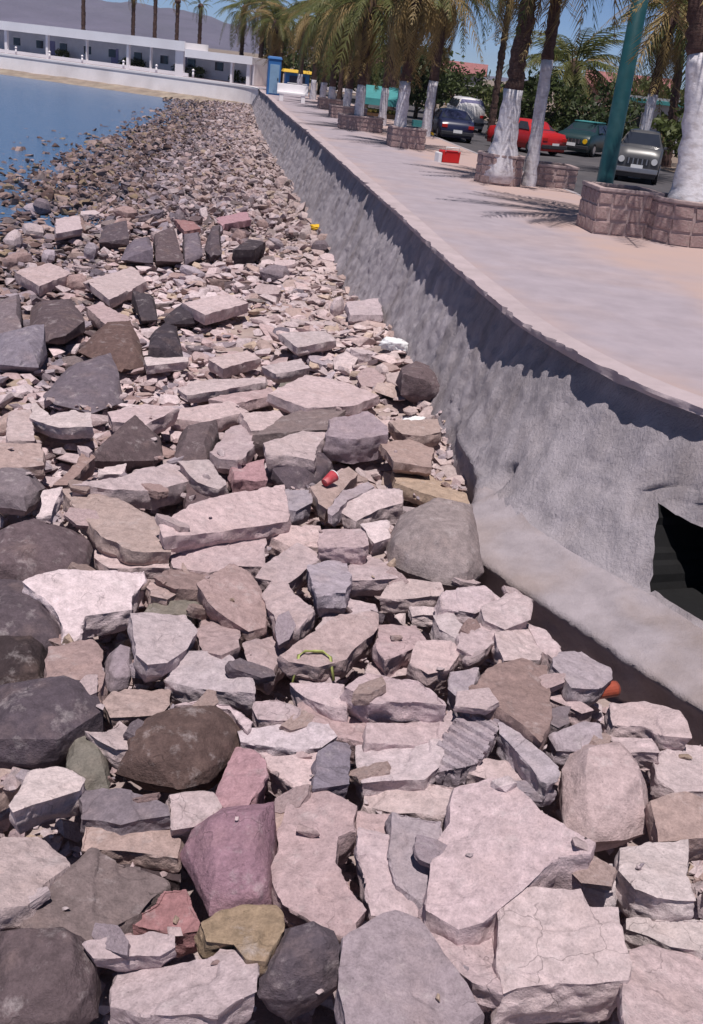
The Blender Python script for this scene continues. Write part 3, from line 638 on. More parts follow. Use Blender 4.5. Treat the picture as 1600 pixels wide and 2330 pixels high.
planter((-2.2, 49.2, PZ), (1.6, 1.1), R(10), 'pink planter of the third far palm', 'box', .5, 7)
planter((-3.3, 56.8, PZ), (1.6, 1.1), R(10), 'pink planter of the fourth far palm', 'box', .5, 8)

# ---------------------------------------------------------------- lamp posts
def lamp_post(x, y, z, h, r, label):
    t = empty('lamp_post', (x, y, z))
    mb = MB(); mb.tube([(0, 0, 0), (0, 0, .3), (0, 0, h)], [r*1.08, r, r*.78], 18); mb.build('pole', M['greenpost'], t, smooth=True)
    mb = MB(); mb.tube([(0, 0, -.02), (0, 0, .06)], [r*1.9, r*1.9], 18); mb.build('base_plate', M['greenpost'], t, bevel=.01)
    for k in range(4):
        a = k*math.pi/2+.6; mb = MB(); mb.tube([(math.cos(a)*r*1.55, math.sin(a)*r*1.55, .05), (math.cos(a)*r*1.55, math.sin(a)*r*1.55, .11)], .022, 6); mb.build('bolt', M['darkmetal'], t)
    for s in (-1, 1):
        mb = MB(); mb.tube([(0, 0, h-.3), (s*.5, 0, h+.1), (s*1.2, 0, h+.2)], [.05, .045, .04], 8); ar = mb.build('arm', M['greenpost'], t, smooth=True)
        mb = MB(); mb.box((s*1.45, 0, h+.2), (.6, .24, .14), 0, .8); mb.build('lamp_head', M['darkmetal'], ar, bevel=.02)
    tag(t, label, 'lamp post', 'green lamp posts'); return t
lamp_post(4.62, 23.3, PZ, 8.5, .185, 'thick dark green lamp post rising behind the square planter')
lamp_post(.12, 40.2, PZ, 8.5, .17, 'farther dark lamp post beside the white-based palms')

# ---------------------------------------------------------------- white arcade across the water
A_, B_ = Vector((-40.0, 111.6, 0)), Vector((-13.0, 97.3, 0)); LA = (B_-A_).length
arc = empty('white_arcade', (A_.x, A_.y, 1.79), math.atan2(B_.y-A_.y, B_.x-A_.x))
def abox(name, x0, x1, y0, y1, z0, z1, mat, parent=arc, bevel=.0):
    mb = MB(); mb.box(((x0+x1)/2, (y0+y1)/2, (z0+z1)/2), (x1-x0, y1-y0, z1-z0)); return mb.build(name, mat, parent, bevel=bevel)
X0 = -16
XS = LA*.757
rf = abox('roof', X0, XS, -.25, 3.2, 2.2, 2.85, M['white'])
abox('fascia', X0-.1, XS+.05, -.33, -.24, 2.12, 2.93, M['white'], rf)
rf = abox('roof', XS+.02, LA, -.20, 3.1, 1.72, 2.25, M['white'])
abox('fascia', XS+.06, LA+.1, -.29, -.19, 1.66, 2.32, M['white'], rf)
abox('back_wall', X0, LA, 2.6, 2.8, 0, 2.21, M['bluewall'])
abox('floor', X0, LA, 0.01, 2.6, -.3, .02, M['kerb'])
abox('parapet', X0, LA*.765, .02, .20, .0, .32, M['white'])
for f, w in ((-.32, .3), (-.15, .3), (.005, .35), (.19, .28), (.36, .10), (.53, .28), (.62, .10), (.732, .95), (.925, .22), (.985, .35)):
    abox('pillar', LA*f-w/2, LA*f+w/2, -.02, .26, -.25, 2.2 if f < .75 else 1.72, M['white'])
abox('end_wall', LA-.2, LA, .25, 2.8, 0, 1.72, M['whiteold'])
for k in range(11):
    xx = -8+k*3.25
    w = abox('window', xx, xx+.9, 2.52, 2.63, .8, 1.5, M['glass']); abox('frame', xx-.06, xx+.96, 2.50, 2.54, 1.55, 1.62, M['white'], w)
for k in range(4): abox('door', -5+k*8.4, -4.1+k*8.4, 2.54, 2.62, .02, 1.6, M['violet'])
tag(arc, 'long low white arcade with open bays across the cove', 'building')
dv = (B_-A_).normalized()
for k, f in enumerate((.07, .22, .36, .53, .66, .80)):
    p = A_+dv*LA*f+Vector((-dv.y, dv.x, 0))*-.55
    t = empty('bollard', (p.x, p.y, 1.78)); mb = MB(); mb.tube([(0, 0, 0), (0, 0, .62)], [.10, .09], 10); mb.build('post', M['white'], t, smooth=True)
    mb = MB(); mb.tube([(0, 0, .6), (0, 0, .68), (0, 0, .76)], [.12, .12, .03], 10); mb.build('cap', M['white'], t, smooth=True)
    tag(t, ['first', 'second', 'third', 'fourth', 'fifth', 'last'][k]+' white bollard from the seaward end before the white arcade', 'bollard', 'white bollards before the arcade')

# ---------------------------------------------------------------- houses behind the street
def house(name, loc, rz, w, d, h, wall, roofmat, label, pitched=True, eave=None, wins=3):
    t = empty(name, loc, rz)
    mb = MB(); mb.box((0, 0, h/2), (w, d, h)); mb.build('wall', wall, t, bevel=.02)
    mb = MB()
    if pitched:
        o_ = .35; rh = 1.1
        vs = [(-w/2-o_, -d/2-o_, h), (w/2+o_, -d/2-o_, h), (w/2+o_, d/2+o_, h), (-w/2-o_, d/2+o_, h), (-w/2-o_, 0, h+rh), (w/2+o_, 0, h+rh)]
        vs += [(x, y, z+.12) for x, y, z in vs]
        fs = [(0, 1, 5, 4), (3, 4, 5, 2), (6, 10, 11, 7), (9, 8, 11, 10), (0, 6, 7, 1), (2, 8, 9, 3), (0, 4, 10, 6), (4, 3, 9, 10), (1, 7, 11, 5), (5, 11, 8, 2)]
        mb.add(vs, fs)
        for s in (-w/2+.1, w/2-.1): mb.add([(s, -d/2, h-.01), (s, d/2, h-.01), (s, 0, h+rh-.2)], [(0, 1, 2)])
    else: mb.box((0, 0, h+.1), (w+.3, d+.3, .2))
    rf = mb.build('roof', roofmat, t)
    if eave: 
        mb = MB(); mb.box((0, -d/2-.28, h-.05), (w+.4, .5, .22)); mb.build('eave', eave, rf, bevel=.02)
    for k in range(wins):
        x = -w/2+w*(k+.5)/wins
        if k == wins//2:
            mb = MB(); mb.box((x, -d/2-.01, 1.0), (.9, .08, 2.0)); dr = mb.build('door', M['wood'], t); mb = MB(); mb.tube([(x+.35, -d/2-.05, 1.0), (x+.35, -d/2-.12, 1.0)], .03, 6); mb.build('handle', M['chrome'], dr)
        else:
            mb = MB(); mb.box((x, -d/2-.005, 1.5), (1.0, .06, 1.0)); wd = mb.build('window', M['glass'], t)
            mb = MB(); mb.box((x, -d/2-.04, .95), (1.2, .14, .08)); mb.build('sill', M['white'], wd)
            mb = MB(); mb.box((x, -d/2-.03, 1.5), (.05, .05, 1.0)); mb.box((x, -d/2-.035, 2.03), (1.12, .07, .07)); mb.build('frame', M['white'], wd)
    tag(t, label, 'house'); return t
house('salmon_house', (18.6, 92, 1.6), R(-8), 6.5, 6, 3.2, M['salmon'], M['redroof'], 'salmon-pink house with red pitched roof behind the street', True)
house('grey_house', (16.2, 67, 1.6), R(-10), 4.6, 4, 2.7, M['greyhouse'], M['kerb'], 'pale grey house with teal eave beyond the grey jeep', False, M['teal'])
house('low_house', (5.6, 118, 1.6), R(-5), 6, 8, 3.0, M['greyhouse'], M['redroof'], 'low house with red roof far behind the white van', True, None, 3)
house('cream_house', (-3, 122, 1.6), R(5), 10, 8, 3.2, M['whiteold'], M['redroof'], 'cream house behind the far dry palms', True, None, 5)

# ---------------------------------------------------------------- vehicles
def car(loc, rz, L, Wd, H, paint, label, kind='sedan', roofmat=None, lights=None, tail=None):
    t = empty('parked_car' if kind != 'jeep' else 'parked_jeep', loc, rz); g = .20
    if kind == 'sedan': pr = [(-.5, .42), (-.49, .62), (-.30, .66), (-.16, 1.0), (.14, 1.0), (.27, .68), (.48, .60), (.5, .42)]
    elif kind == 'van': pr = [(-.5, .42), (-.5, .72), (-.46, 1.0), (.24, 1.0), (.36, .70), (.49, .60), (.5, .42)]
    else: pr = [(-.5, .40), (-.5, .66), (-.46, 1.0), (.10, 1.0), (.17, .68), (.49, .64), (.5, .40)]
    belt = .64
    st = np.linspace(-.5, .5, 25); top = np.interp(st, [p[0] for p in pr], [p[1] for p in pr])
    def half(s, q):                     # half width at station s, height fraction q
        e = 1-.10*abs(2*s)**4; return Wd/2*e*(1.0 if q < belt else 1.0-.32*(q-belt)/(1-belt))
    vs = []; fs = []
    for s, tp in zip(st, top):
        z0 = g; zb = g+(H-g)*.18; zm = g+(H-g)*min(tp, belt)*.97; zt = g+(H-g)*(tp-.0)
        row = [(-half(s, 0)*.92, z0), (-half(s, 0), zb), (-half(s, .5), zm), (-half(s, tp)*.97, zt-.01), (-half(s, tp)*.55, zt+.02), (half(s, tp)*.55, zt+.02), (half(s, tp)*.97, zt-.01), (half(s, .5), zm), (half(s, 0), zb), (half(s, 0)*.92, z0)]
        vs += [(s*L, y, z) for y, z in row]
    for i in range(24):
        for k in range(9): fs.append((i*10+k, i*10+k+1, (i+1)*10+k+1, (i+1)*10+k))
        fs.append((i*10+9, i*10, (i+1)*10, (i+1)*10+9))
    fs += [tuple(range(10))[::-1], tuple(range(240, 250))]
    mb = MB(); mb.add(vs, fs); bd = mb.build('body', paint, t, smooth=True)
    zz = lambda q: g+(H-g)*q
    cab0, cab1 = (-.16, .14) if kind == 'sedan' else ((-.46, .24) if kind == 'van' else (-.46, .10))
    b0, b1 = (-.28, .26) if kind == 'sedan' else ((-.485, .35) if kind == 'van' else (-.49, .165))
    if roofmat:
        mb = MB(); mb.box(((cab0+cab1)/2*L, 0, H+.035), ((cab1-cab0)*L*1.0, Wd*.66, .05)); mb.build('roof_panel', roofmat, t, bevel=.015)
    for s in (-1, 1):                   # side windows
        n = 2 if kind != 'van' else 3
        for k in range(n):
            xa, xb = b0+(b1-b0)*(k+.07)/n, b0+(b1-b0)*(k+.93)/n; ya, yb = half(0, belt)*1.012, half(0, .95)*1.02
            ta = cab0+(cab1-cab0)*(k+.07)/n; tb = cab0+(cab1-cab0)*(k+.93)/n
            mb = MB(); mb.add([(xa*L, s*ya, zz(.68)), (xb*L, s*ya, zz(.68)), (tb*L, s*yb, zz(.94)), (ta*L, s*yb, zz(.94))], [(0, 1, 2, 3)]); mb.build('side_window', M['glass'], t)
        mb = MB(); mb.box((.16*L, s*Wd*.53, zz(.68)), (.10, .12, .09)); mb.build('mirror', paint, t, bevel=.015)
    for (xa, xt, nm) in ((b1+.012, cab1+.012, 'windscreen'), (b0-.012, cab0-.012, 'rear_window')):
        yw = Wd*.42; yt = Wd*.33
        mb = MB(); mb.add([(xa*L, -yw, zz(.70)), (xa*L, yw, zz(.70)), (xt*L, yt, zz(.96)), (xt*L, -yt, zz(.96))], [(0, 1, 2, 3)]); mb.build(nm, M['glass'] if nm == 'windscreen' or kind != 'van' else M['violet'], t)
    for sx in (-.31, .31):
        for s in (-1, 1):
            mb = MB(); cx, cy = sx*L, s*(Wd/2-.10); r_ = .31 if kind != 'jeep' else .37
            mb.tube([(cx, cy-.10, r_), (cx, cy-.08, r_), (cx, cy+.08, r_), (cx, cy+.10, r_)], [r_*.86, r_, r_, r_*.86], 18); wh = mb.build('tyre', M['black'], t, smooth=False)
            mb = MB(); mb.tube([(cx, cy+s*.085, r_), (cx, cy+s*.112, r_)], [r_*.62, r_*.55], 12); mb.build('rim', M['chrome'], wh)
    for e, m_ in ((.5, 'front_bumper'), (-.5, 'rear_bumper')):
        mb = MB(); mb.box((e*L*1.01, 0, zz(.16)), (.14, Wd*.94, .17)); mb.build(m_, M['darkmetal'] if kind != 'jeep' else M['chrome'], t, bevel=.03)
    mb = MB(); mb.box((.502*L, 0, zz(.36)), (.05, Wd*.5, .20)); gr = mb.build('grille', M['darkmetal'], t)
    for k in range(5):
        mb = MB(); mb.box((.509*L, (k-2)*Wd*.10, zz(.36)), (.03, .04, .19)); mb.build('slat', M['chrome'], gr)
    for s in (-1, 1):
        mb = MB(); mb.tube([(.485*L, s*Wd*.36, zz(.38)), (.512*L, s*Wd*.36, zz(.38))], .11, 14); mb.build('headlight', lights or M['lamp_clear'], t)
        mb = MB(); mb.box((-.497*L, s*Wd*.38, zz(.42)), (.06, .26, .15)); mb.build('tail_light', M['lamp_red'], t, bevel=.015)
    for e in (.52, -.52):
        mb = MB(); mb.box((e*L, 0, zz(.24)), (.02, .42, .14)); mb.build('number_plate', M['whiteplastic'], t)
    tag(t, label, 'car' if kind != 'jeep' else 'jeep', 'vehicles parked on the street'); return t
SZ = 1.62
car((6.0, 50.2, SZ), R(128), 3.7, 1.6, 1.38, M['redpaint'], 'bright red car parked behind the slim tall-painted palm', 'sedan')
car((2.65, 53.2, SZ), R(97), 4.2, 1.65, 1.35, M['navypaint'], 'dark navy sedan seen from behind near the red cooler', 'sedan')
car((3.95, 64.5, SZ), R(95), 4.4, 1.8, 1.75, M['whitepaintcar'], 'white van with two violet rear windows beyond the navy sedan', 'van')
M['darkteal'] = surf('dark_teal_paint', (.012, .035, .04), .35, .1, 3, 0, spec=.5); M['amber'] = surf('amber_lens', (.75, .45, .02), .25, .1, 5, 0)
car((9.3, 53.2, SZ), R(-118), 4.3, 1.75, 1.45, M['darkteal'], 'dark car with teal roof and two yellow lamps by the lamp post', 'sedan', M['teal'], M['amber'])
car((9.15, 40.6, SZ), R(-104), 3.5, 1.6, 1.72, M['greypaint'], 'dark grey jeep with chrome bumper and round headlights beside the green lamp post', 'jeep')

# ---------------------------------------------------------------- stalls, kiosk, booth, bench
t = empty('fruit_stall', (-.75, 54.0, 1.62), R(8))
mb = MB(); mb.add([(-1.1, -.8, 1.45), (1.1, -.8, 1.45), (1.1, .1, 2.0), (-1.1, .1, 2.0), (1.1, .9, 1.55), (-1.1, .9, 1.55), (-1.1, -.82, 1.15), (1.1, -.82, 1.15)], [(0, 1, 2, 3), (3, 2, 4, 5), (0, 6, 7, 1)]); mb.build('awning', M['teal'], t)
for sx in (-1, 1):
    for sy in (-.75, .8):
        mb = MB(); mb.tube([(sx, sy, 0), (sx, sy, 1.5)], .03, 8); mb.build('post', M['darkmetal'], t)
mb = MB(); mb.box((0, -.2, .42), (2.0, .9, .75)); mb.build('counter', M['wood'], t, bevel=.02)
mb = MB()
for k in range(60):
    a, b_ = random.uniform(-.9, .9), random.uniform(-.6, .2); mb.tube([(a, b_, .80), (a, b_, .86), (a, b_, .94), (a, b_, .98)], [.03, .08, .08, .02], 7)
tag(mb.build('produce', M['fruit'], t, smooth=True), kind='stuff')
tag(t, 'small fruit stall under a teal awning between the white-based palms', 'stall')
for (x, y, z, m_, lb) in ((.95, 49.2, 1.62, 'pinkpave', 'pink crate beside the fruit stall'), (1.45, 49.0, 1.62, 'yellow', 'yellow crate nearest the navy sedan'), (1.0, 49.3, 2.06, 'teal', 'teal crate on top of the pink crate')):
    t = empty('crate', (x, y, z), R(9)); mm = M[m_]
    for s in (-1, 1):
        for q in range(3):
            mb = MB(); mb.box((0, s*.24, .07+q*.14), (.5, .02, .11)); mb.build('slat', mm, t)
            mb = MB(); mb.box((s*.25, 0, .07+q*.14), (.02, .46, .11)); mb.build('slat', mm, t)
    mb = MB(); mb.box((0, 0, .02), (.48, .46, .03)); mb.build('floor', mm, t)
    tag(t, lb, 'crate', 'crates by the fruit stall')
t = empty('blue_booth', (-8.05, 70.5, float(2.2+DZ(u_bend-20.5))), R(12))
mb = MB(); mb.box((0, 0, 1.05), (.8, .8, 2.1)); mb.build('body', M['bluepaint'], t, bevel=.03)
mb = MB(); mb.box((0, 0, 2.18), (.9, .9, .16), 0, .85); mb.build('roof', M['bluepaint'], t, bevel=.03)
mb = MB(); mb.box((0, -.41, .95), (.6, .03, 1.7)); dr = mb.build('door', M['palebluepaint'], t, bevel=.008); mb = MB(); mb.box((.22, -.44, .95), (.05, .04, .16)); mb.build('handle', M['darkmetal'], dr)
tag(t, 'tall narrow blue booth at the far end of the promenade', 'booth')
t = empty('blue_kiosk', (-7.9, 84.5, float(2.2+DZ(u_bend-6))), R(10))
mb = MB(); mb.box((0, 0, .75), (1.8, 1.5, 1.5)); mb.build('body', M['bluepaint'], t, bevel=.03)
mb = MB(); mb.box((0, -.77, 1.0), (1.2, .04, .6)); mb.build('hatch', M['navypaint'], t)
mb = MB(); mb.box((0, -.1, 1.62), (2.3, 2.1, .2), 0, .9); mb.build('canopy', M['yellow'], t, bevel=.02)
mb = MB(); mb.box((0, -.95, .78), (1.5, .3, .06)); mb.build('shelf', M['whiteplastic'], t)
tag(t, 'blue kiosk with yellow canopy behind the white bench', 'kiosk')
t = empty('white_bench', (-5.85, 60.8, float(2.2+DZ(u_bend-30))), R(8))
mb = MB(); mb.box((0, 0, .42), (1.7, .5, .12)); mb.build('seat', M['white'], t, bevel=.02)
mb = MB(); mb.box((0, .24, .68), (1.7, .10, .42)); mb.build('backrest', M['white'], t, bevel=.02)
for s in (-.6, .6):
    mb = MB(); mb.box((s, 0, .18), (.22, .44, .38)); mb.build('leg', M['white'], t, bevel=.02)
tag(t, 'white concrete bench at the far end of the walkway', 'bench')
t = empty('cooler_box', (1.62, 30.9, 2.2), R(20))
mb = MB(); mb.box((0, 0, .16), (.52, .32, .32), 0, 1.06); mb.build('body', M['redplastic'], t, bevel=.025)
mb = MB(); mb.box((-.34, -.02, .11), (.10, .32, .30)); mb.build('lid', M['whiteplastic'], t, bevel=.02)
mb = MB(); mb.tube([(-.2, -.18, .3), (-.2, -.2, .42), (.2, -.2, .42), (.2, -.18, .3)], .014, 6); mb.build('handle', M['whiteplastic'], t, smooth=True)
tag(t, 'red cooler box with white lid on the walkway by the stone planter', 'cooler')
ROCKS = [
 ('white_left_slab','W','s',.20,[(-1.64,4.36,0.66),(-1.66,4.70,0.59),(-1.51,4.78,0.57),(-1.37,4.70,0.58),(-1.36,4.60,0.60),(-1.47,4.46,0.64),(-1.60,4.30,0.68)]),
 ('greygreen','E','b',.28,[(-1.62,5.23,0.45),(-1.48,5.26,0.45),(-1.31,5.11,0.45),(-1.24,4.95,0.45),(-1.24,4.87,0.45),(-1.38,4.79,0.45),(-1.52,4.90,0.45)]),
 ('grey3','G','s',.20,[(-1.35,4.66,0.54),(-1.23,4.70,0.55),(-1.01,4.64,0.59),(-0.85,4.56,0.61),(-0.82,4.48,0.61),(-0.98,4.45,0.58),(-1.06,4.41,0.57),(-1.27,4.45,0.54)]),
 ('pale4','P','s',.22,[(-1.64,4.17,0.60),(-1.58,4.19,0.59),(-1.47,4.24,0.56),(-1.29,4.11,0.56),(-1.26,4.05,0.57),(-1.32,3.89,0.61),(-1.34,3.71,0.65),(-1.45,3.65,0.68)]),
 ('longgrey','G2','s',.22,[(-1.25,4.01,0.56),(-1.16,4.19,0.55),(-1.00,4.13,0.54),(-0.78,4.09,0.51),(-0.75,4.05,0.51),(-0.84,3.86,0.51),(-0.96,3.73,0.52),(-1.04,3.61,0.53),(-1.30,3.60,0.56),(-1.32,3.67,0.56),(-1.33,3.75,0.56)]),
 ('tan6','T','s',.20,[(-1.19,4.44,0.51),(-1.00,4.63,0.49),(-0.75,4.43,0.49),(-0.74,4.29,0.49),(-0.92,4.29,0.50),(-1.01,4.29,0.50),(-1.11,4.27,0.51),(-1.22,4.26,0.51),(-1.25,4.43,0.51)]),
 ('darkmoss','D','s',.20,[(-1.04,4.39,0.40),(-0.73,4.39,0.39),(-0.70,4.25,0.36),(-0.83,4.27,0.37),(-1.04,4.30,0.38)]),
 ('bigpink','K','b',.40,[(-0.70,4.49,0.50),(-0.54,4.59,0.50),(-0.40,4.64,0.50),(-0.22,4.64,0.50),(-0.19,4.53,0.50),(-0.20,4.35,0.50),(-0.20,4.17,0.50),(-0.17,4.05,0.50),(-0.24,4.00,0.50),(-0.39,3.93,0.50),(-0.50,3.93,0.50),(-0.59,4.11,0.50),(-0.64,4.26,0.50),(-0.72,4.35,0.50)]),
 ('pale9','P','s',.18,[(-0.83,4.66,0.58),(-0.61,4.69,0.61),(-0.55,4.58,0.61),(-0.58,4.52,0.59),(-0.67,4.46,0.57),(-0.77,4.43,0.56)]),
 ('pinkblock','K2','s',.24,[(-0.54,5.23,0.52),(-0.44,5.19,0.55),(-0.36,5.10,0.57),(-0.33,4.97,0.57),(-0.36,4.87,0.57),(-0.40,4.70,0.56),(-0.48,4.65,0.54),(-0.59,4.76,0.51),(-0.58,4.90,0.51),(-0.57,5.09,0.52)]),
 ('red11','R','s',.18,[(-0.75,3.93,0.51),(-0.73,4.00,0.53),(-0.63,4.01,0.54),(-0.59,3.93,0.52),(-0.53,3.85,0.50),(-0.53,3.81,0.49),(-0.62,3.79,0.48),(-0.81,3.80,0.48),(-0.85,3.82,0.48),(-0.84,3.86,0.49)]),
 ('thin12','P','s',.12,[(-1.00,3.51,0.64),(-0.88,3.57,0.65),(-0.73,3.60,0.65),(-0.62,3.60,0.64),(-0.60,3.56,0.63),(-0.66,3.51,0.62),(-0.85,3.47,0.62),(-0.94,3.46,0.62)]),
 ('bottomleft','M2','b',.40,[(-1.56,3.68,0.43),(-1.43,3.72,0.43),(-1.16,3.74,0.43),(-1.03,3.68,0.43),(-0.95,3.60,0.43),(-0.91,3.51,0.43),(-0.89,3.34,0.43),(-0.97,3.16,0.43),(-1.34,3.10,0.43)]),
 ('pale14','P','s',.22,[(-0.83,3.53,0.48),(-0.62,3.54,0.52),(-0.54,3.56,0.54),(-0.42,3.59,0.56),(-0.40,3.65,0.55),(-0.28,3.63,0.58),(-0.22,3.54,0.60),(-0.20,3.39,0.61),(-0.35,3.27,0.59),(-0.65,3.27,0.54),(-0.81,3.32,0.50),(-0.83,3.42,0.49)]),
 ('yellow15','Y','s',.20,[(-0.48,3.76,0.58),(-0.42,3.82,0.58),(-0.32,3.89,0.59),(-0.16,3.91,0.60),(-0.12,3.84,0.61),(-0.11,3.74,0.62),(-0.17,3.56,0.62),(-0.25,3.56,0.62),(-0.32,3.65,0.60),(-0.44,3.66,0.59)]),
 ('dark16','M','b',.34,[(-0.22,3.60,0.49),(-0.18,3.68,0.49),(-0.11,3.84,0.49),(0.08,3.88,0.49),(0.16,3.81,0.49),(0.21,3.71,0.49),(0.21,3.64,0.49),(0.13,3.56,0.49),(-0.05,3.49,0.49),(-0.19,3.48,0.49)]),
 ('curved17','P2','s',.24,[(-0.14,4.77,0.58),(0.04,4.79,0.60),(0.20,4.68,0.61),(0.20,4.51,0.61),(0.12,4.45,0.60),(0.12,4.28,0.59),(0.19,4.16,0.59),(0.29,3.99,0.59),(0.24,3.91,0.58),(0.25,3.81,0.58),(0.11,3.84,0.57),(-0.00,3.93,0.56),(-0.11,4.00,0.55),(-0.17,4.13,0.55),(-0.19,4.24,0.55),(-0.17,4.36,0.56),(-0.19,4.49,0.56)]),
 ('tan18','T','s',.16,[(-0.39,4.71,0.49),(-0.19,4.80,0.53),(-0.13,4.70,0.54),(-0.16,4.54,0.53),(-0.36,4.62,0.49)]),
 ('mid19','P','s',.20,[(0.25,4.47,0.65),(0.41,4.47,0.63),(0.42,4.31,0.60),(0.46,4.21,0.58),(0.58,4.10,0.54),(0.59,4.04,0.53),(0.49,4.01,0.53),(0.34,4.00,0.54),(0.31,4.11,0.57),(0.26,4.28,0.61)]),
 ('grey20','L','s',.20,[(0.43,4.62,0.67),(0.69,4.61,0.65),(0.70,4.41,0.62),(0.66,4.31,0.61),(0.65,4.11,0.58),(0.59,4.08,0.58),(0.46,4.17,0.60),(0.42,4.33,0.63),(0.43,4.48,0.65)]),
 ('big21','P','s',.30,[(0.78,4.74,0.78),(1.00,4.80,0.84),(1.08,4.74,0.85),(1.20,4.52,0.86),(1.44,4.30,0.90),(1.41,4.24,0.88),(1.26,4.23,0.85),(1.15,4.12,0.81),(1.07,4.04,0.78),(0.96,3.94,0.75),(0.88,3.87,0.72),(0.77,3.84,0.69),(0.63,3.95,0.67),(0.65,4.31,0.71),(0.75,4.49,0.75)]),
 ('boulder22','P2','b',.42,[(1.49,5.42,0.57),(1.62,5.52,0.57),(1.89,5.57,0.57),(2.00,5.38,0.57),(2.03,5.17,0.57),(1.96,4.91,0.57),(1.84,4.80,0.57),(1.58,4.78,0.57),(1.47,4.89,0.57),(1.44,5.08,0.57),(1.45,5.25,0.57)]),
 ('narrow23','L','s',.20,[(1.11,5.54,0.72),(1.17,5.53,0.73),(1.32,5.28,0.75),(1.41,5.11,0.77),(1.38,5.02,0.76),(1.32,4.97,0.75),(1.29,5.00,0.74),(1.19,5.25,0.73),(1.10,5.45,0.71)]),
 ('pale24','P','s',.16,[(0.91,5.16,0.60),(0.98,5.32,0.59),(1.14,5.33,0.58),(1.22,5.26,0.58),(1.30,5.07,0.58),(1.26,5.04,0.59),(1.16,5.11,0.59),(1.02,5.14,0.59)]),
 ('big25','W2','s',.30,[(0.97,3.96,0.74),(1.04,4.04,0.76),(1.37,4.05,0.80),(1.40,3.96,0.78),(1.53,3.96,0.79),(1.52,3.78,0.75),(1.54,3.68,0.73),(1.51,3.61,0.71),(1.35,3.58,0.69),(1.20,3.58,0.67),(1.04,3.55,0.65),(0.97,3.52,0.63),(0.96,3.76,0.69)]),
 ('left26','P','s',.22,[(0.59,3.96,0.54),(0.65,4.01,0.53),(0.75,3.97,0.54),(0.96,3.95,0.55),(0.97,3.81,0.58),(0.93,3.51,0.66),(0.81,3.55,0.65),(0.74,3.64,0.62),(0.67,3.77,0.59)]),
 ('mauve27','L2','s',.24,[(0.21,3.64,0.72),(0.44,3.82,0.72),(0.55,3.80,0.71),(0.65,3.65,0.69),(0.76,3.51,0.66),(0.82,3.38,0.65),(0.65,3.25,0.64),(0.26,3.18,0.66),(0.21,3.38,0.69)]),
 ('white28','W','s',.22,[(1.70,4.49,0.70),(1.82,4.55,0.69),(2.09,4.65,0.69),(2.05,4.49,0.70),(1.98,4.34,0.71),(1.99,4.17,0.72),(1.80,4.16,0.72),(1.71,4.20,0.72),(1.66,4.32,0.71)]),
 ('small29','W','s',.20,[(1.51,4.48,0.59),(1.66,4.50,0.60),(1.61,4.23,0.66),(1.55,4.21,0.66),(1.46,4.26,0.64)]),
 ('white30','W','s',.14,[(1.68,4.12,0.58),(2.09,4.15,0.61),(2.05,3.91,0.61),(1.85,3.95,0.60),(1.66,4.05,0.58)]),
 ('pale31','P','s',.24,[(1.62,3.83,0.64),(1.74,3.92,0.60),(2.07,3.91,0.54),(1.92,3.36,0.66),(1.45,3.23,0.77),(1.53,3.58,0.70)]),
 ('white33','W','s',.16,[(0.22,5.38,0.56),(0.42,5.41,0.58),(0.72,5.40,0.63),(0.68,5.13,0.64),(0.60,5.01,0.64),(0.26,4.98,0.59),(0.23,5.05,0.58)]),
 ('pale33b','P','s',.20,[(0.27,5.49,0.66),(0.72,5.61,0.65),(0.79,5.71,0.66),(0.83,5.63,0.65),(0.73,5.41,0.63),(0.27,5.31,0.64)]),
 ('striped34','L2','s',.30,[(0.88,5.62,0.72),(1.11,5.68,0.76),(1.12,5.61,0.74),(1.07,5.46,0.72),(1.00,5.32,0.68),(0.95,5.21,0.66),(0.87,5.17,0.65),(0.64,5.10,0.61),(0.67,5.25,0.63),(0.74,5.40,0.67),(0.83,5.56,0.70)]),
 ('slab35','P','s',.26,[(0.10,5.67,0.79),(0.24,5.84,0.80),(0.56,5.82,0.81),(0.70,5.63,0.81),(0.72,5.58,0.81),(0.25,5.55,0.79)]),
 ('brown36','T2','s',.22,[(0.92,5.78,0.83),(1.14,6.13,0.79),(1.32,6.26,0.77),(1.49,6.27,0.74),(1.47,6.08,0.75),(1.45,5.84,0.76),(1.41,5.55,0.77),(1.32,5.33,0.79),(1.23,5.48,0.80),(1.11,5.60,0.81),(0.94,5.63,0.84)]),
 ('pale37','L','s',.18,[(1.56,6.28,0.75),(1.66,6.60,0.68),(1.84,6.72,0.64),(2.01,6.54,0.63),(1.98,6.36,0.66),(1.85,6.14,0.71),(1.64,6.04,0.76)]),
 ('thin38','P','s',.14,[(1.53,6.29,0.64),(1.58,6.21,0.64),(1.79,5.99,0.62),(1.71,5.94,0.62),(1.52,6.05,0.63)]),
 ('pale40','P','s',.20,[(1.91,5.95,0.70),(2.14,5.99,0.73),(2.33,5.89,0.76),(2.34,5.76,0.76),(2.33,5.60,0.75),(2.18,5.62,0.73),(2.08,5.73,0.71),(1.89,5.73,0.69)]),
 ('grey41','L','s',.18,[(1.44,5.50,0.69),(1.66,5.63,0.74),(1.75,5.61,0.75),(1.75,5.50,0.73),(1.65,5.39,0.70),(1.47,5.39,0.68)]),
 ('small42','G','s',.16,[(1.49,5.85,0.68),(1.64,5.96,0.64),(1.58,5.70,0.69),(1.49,5.59,0.72),(1.44,5.63,0.72)]),
 ('pale43','W2','s',.20,[(2.11,5.50,0.65),(2.27,5.65,0.64),(2.52,5.70,0.62),(2.39,5.24,0.62),(2.18,5.18,0.63),(2.09,5.28,0.64)]),
 ('tan44','T','s',.20,[(1.97,4.94,0.70),(2.18,5.05,0.71),(2.33,5.01,0.69),(2.27,4.75,0.66),(1.95,4.67,0.66)]),
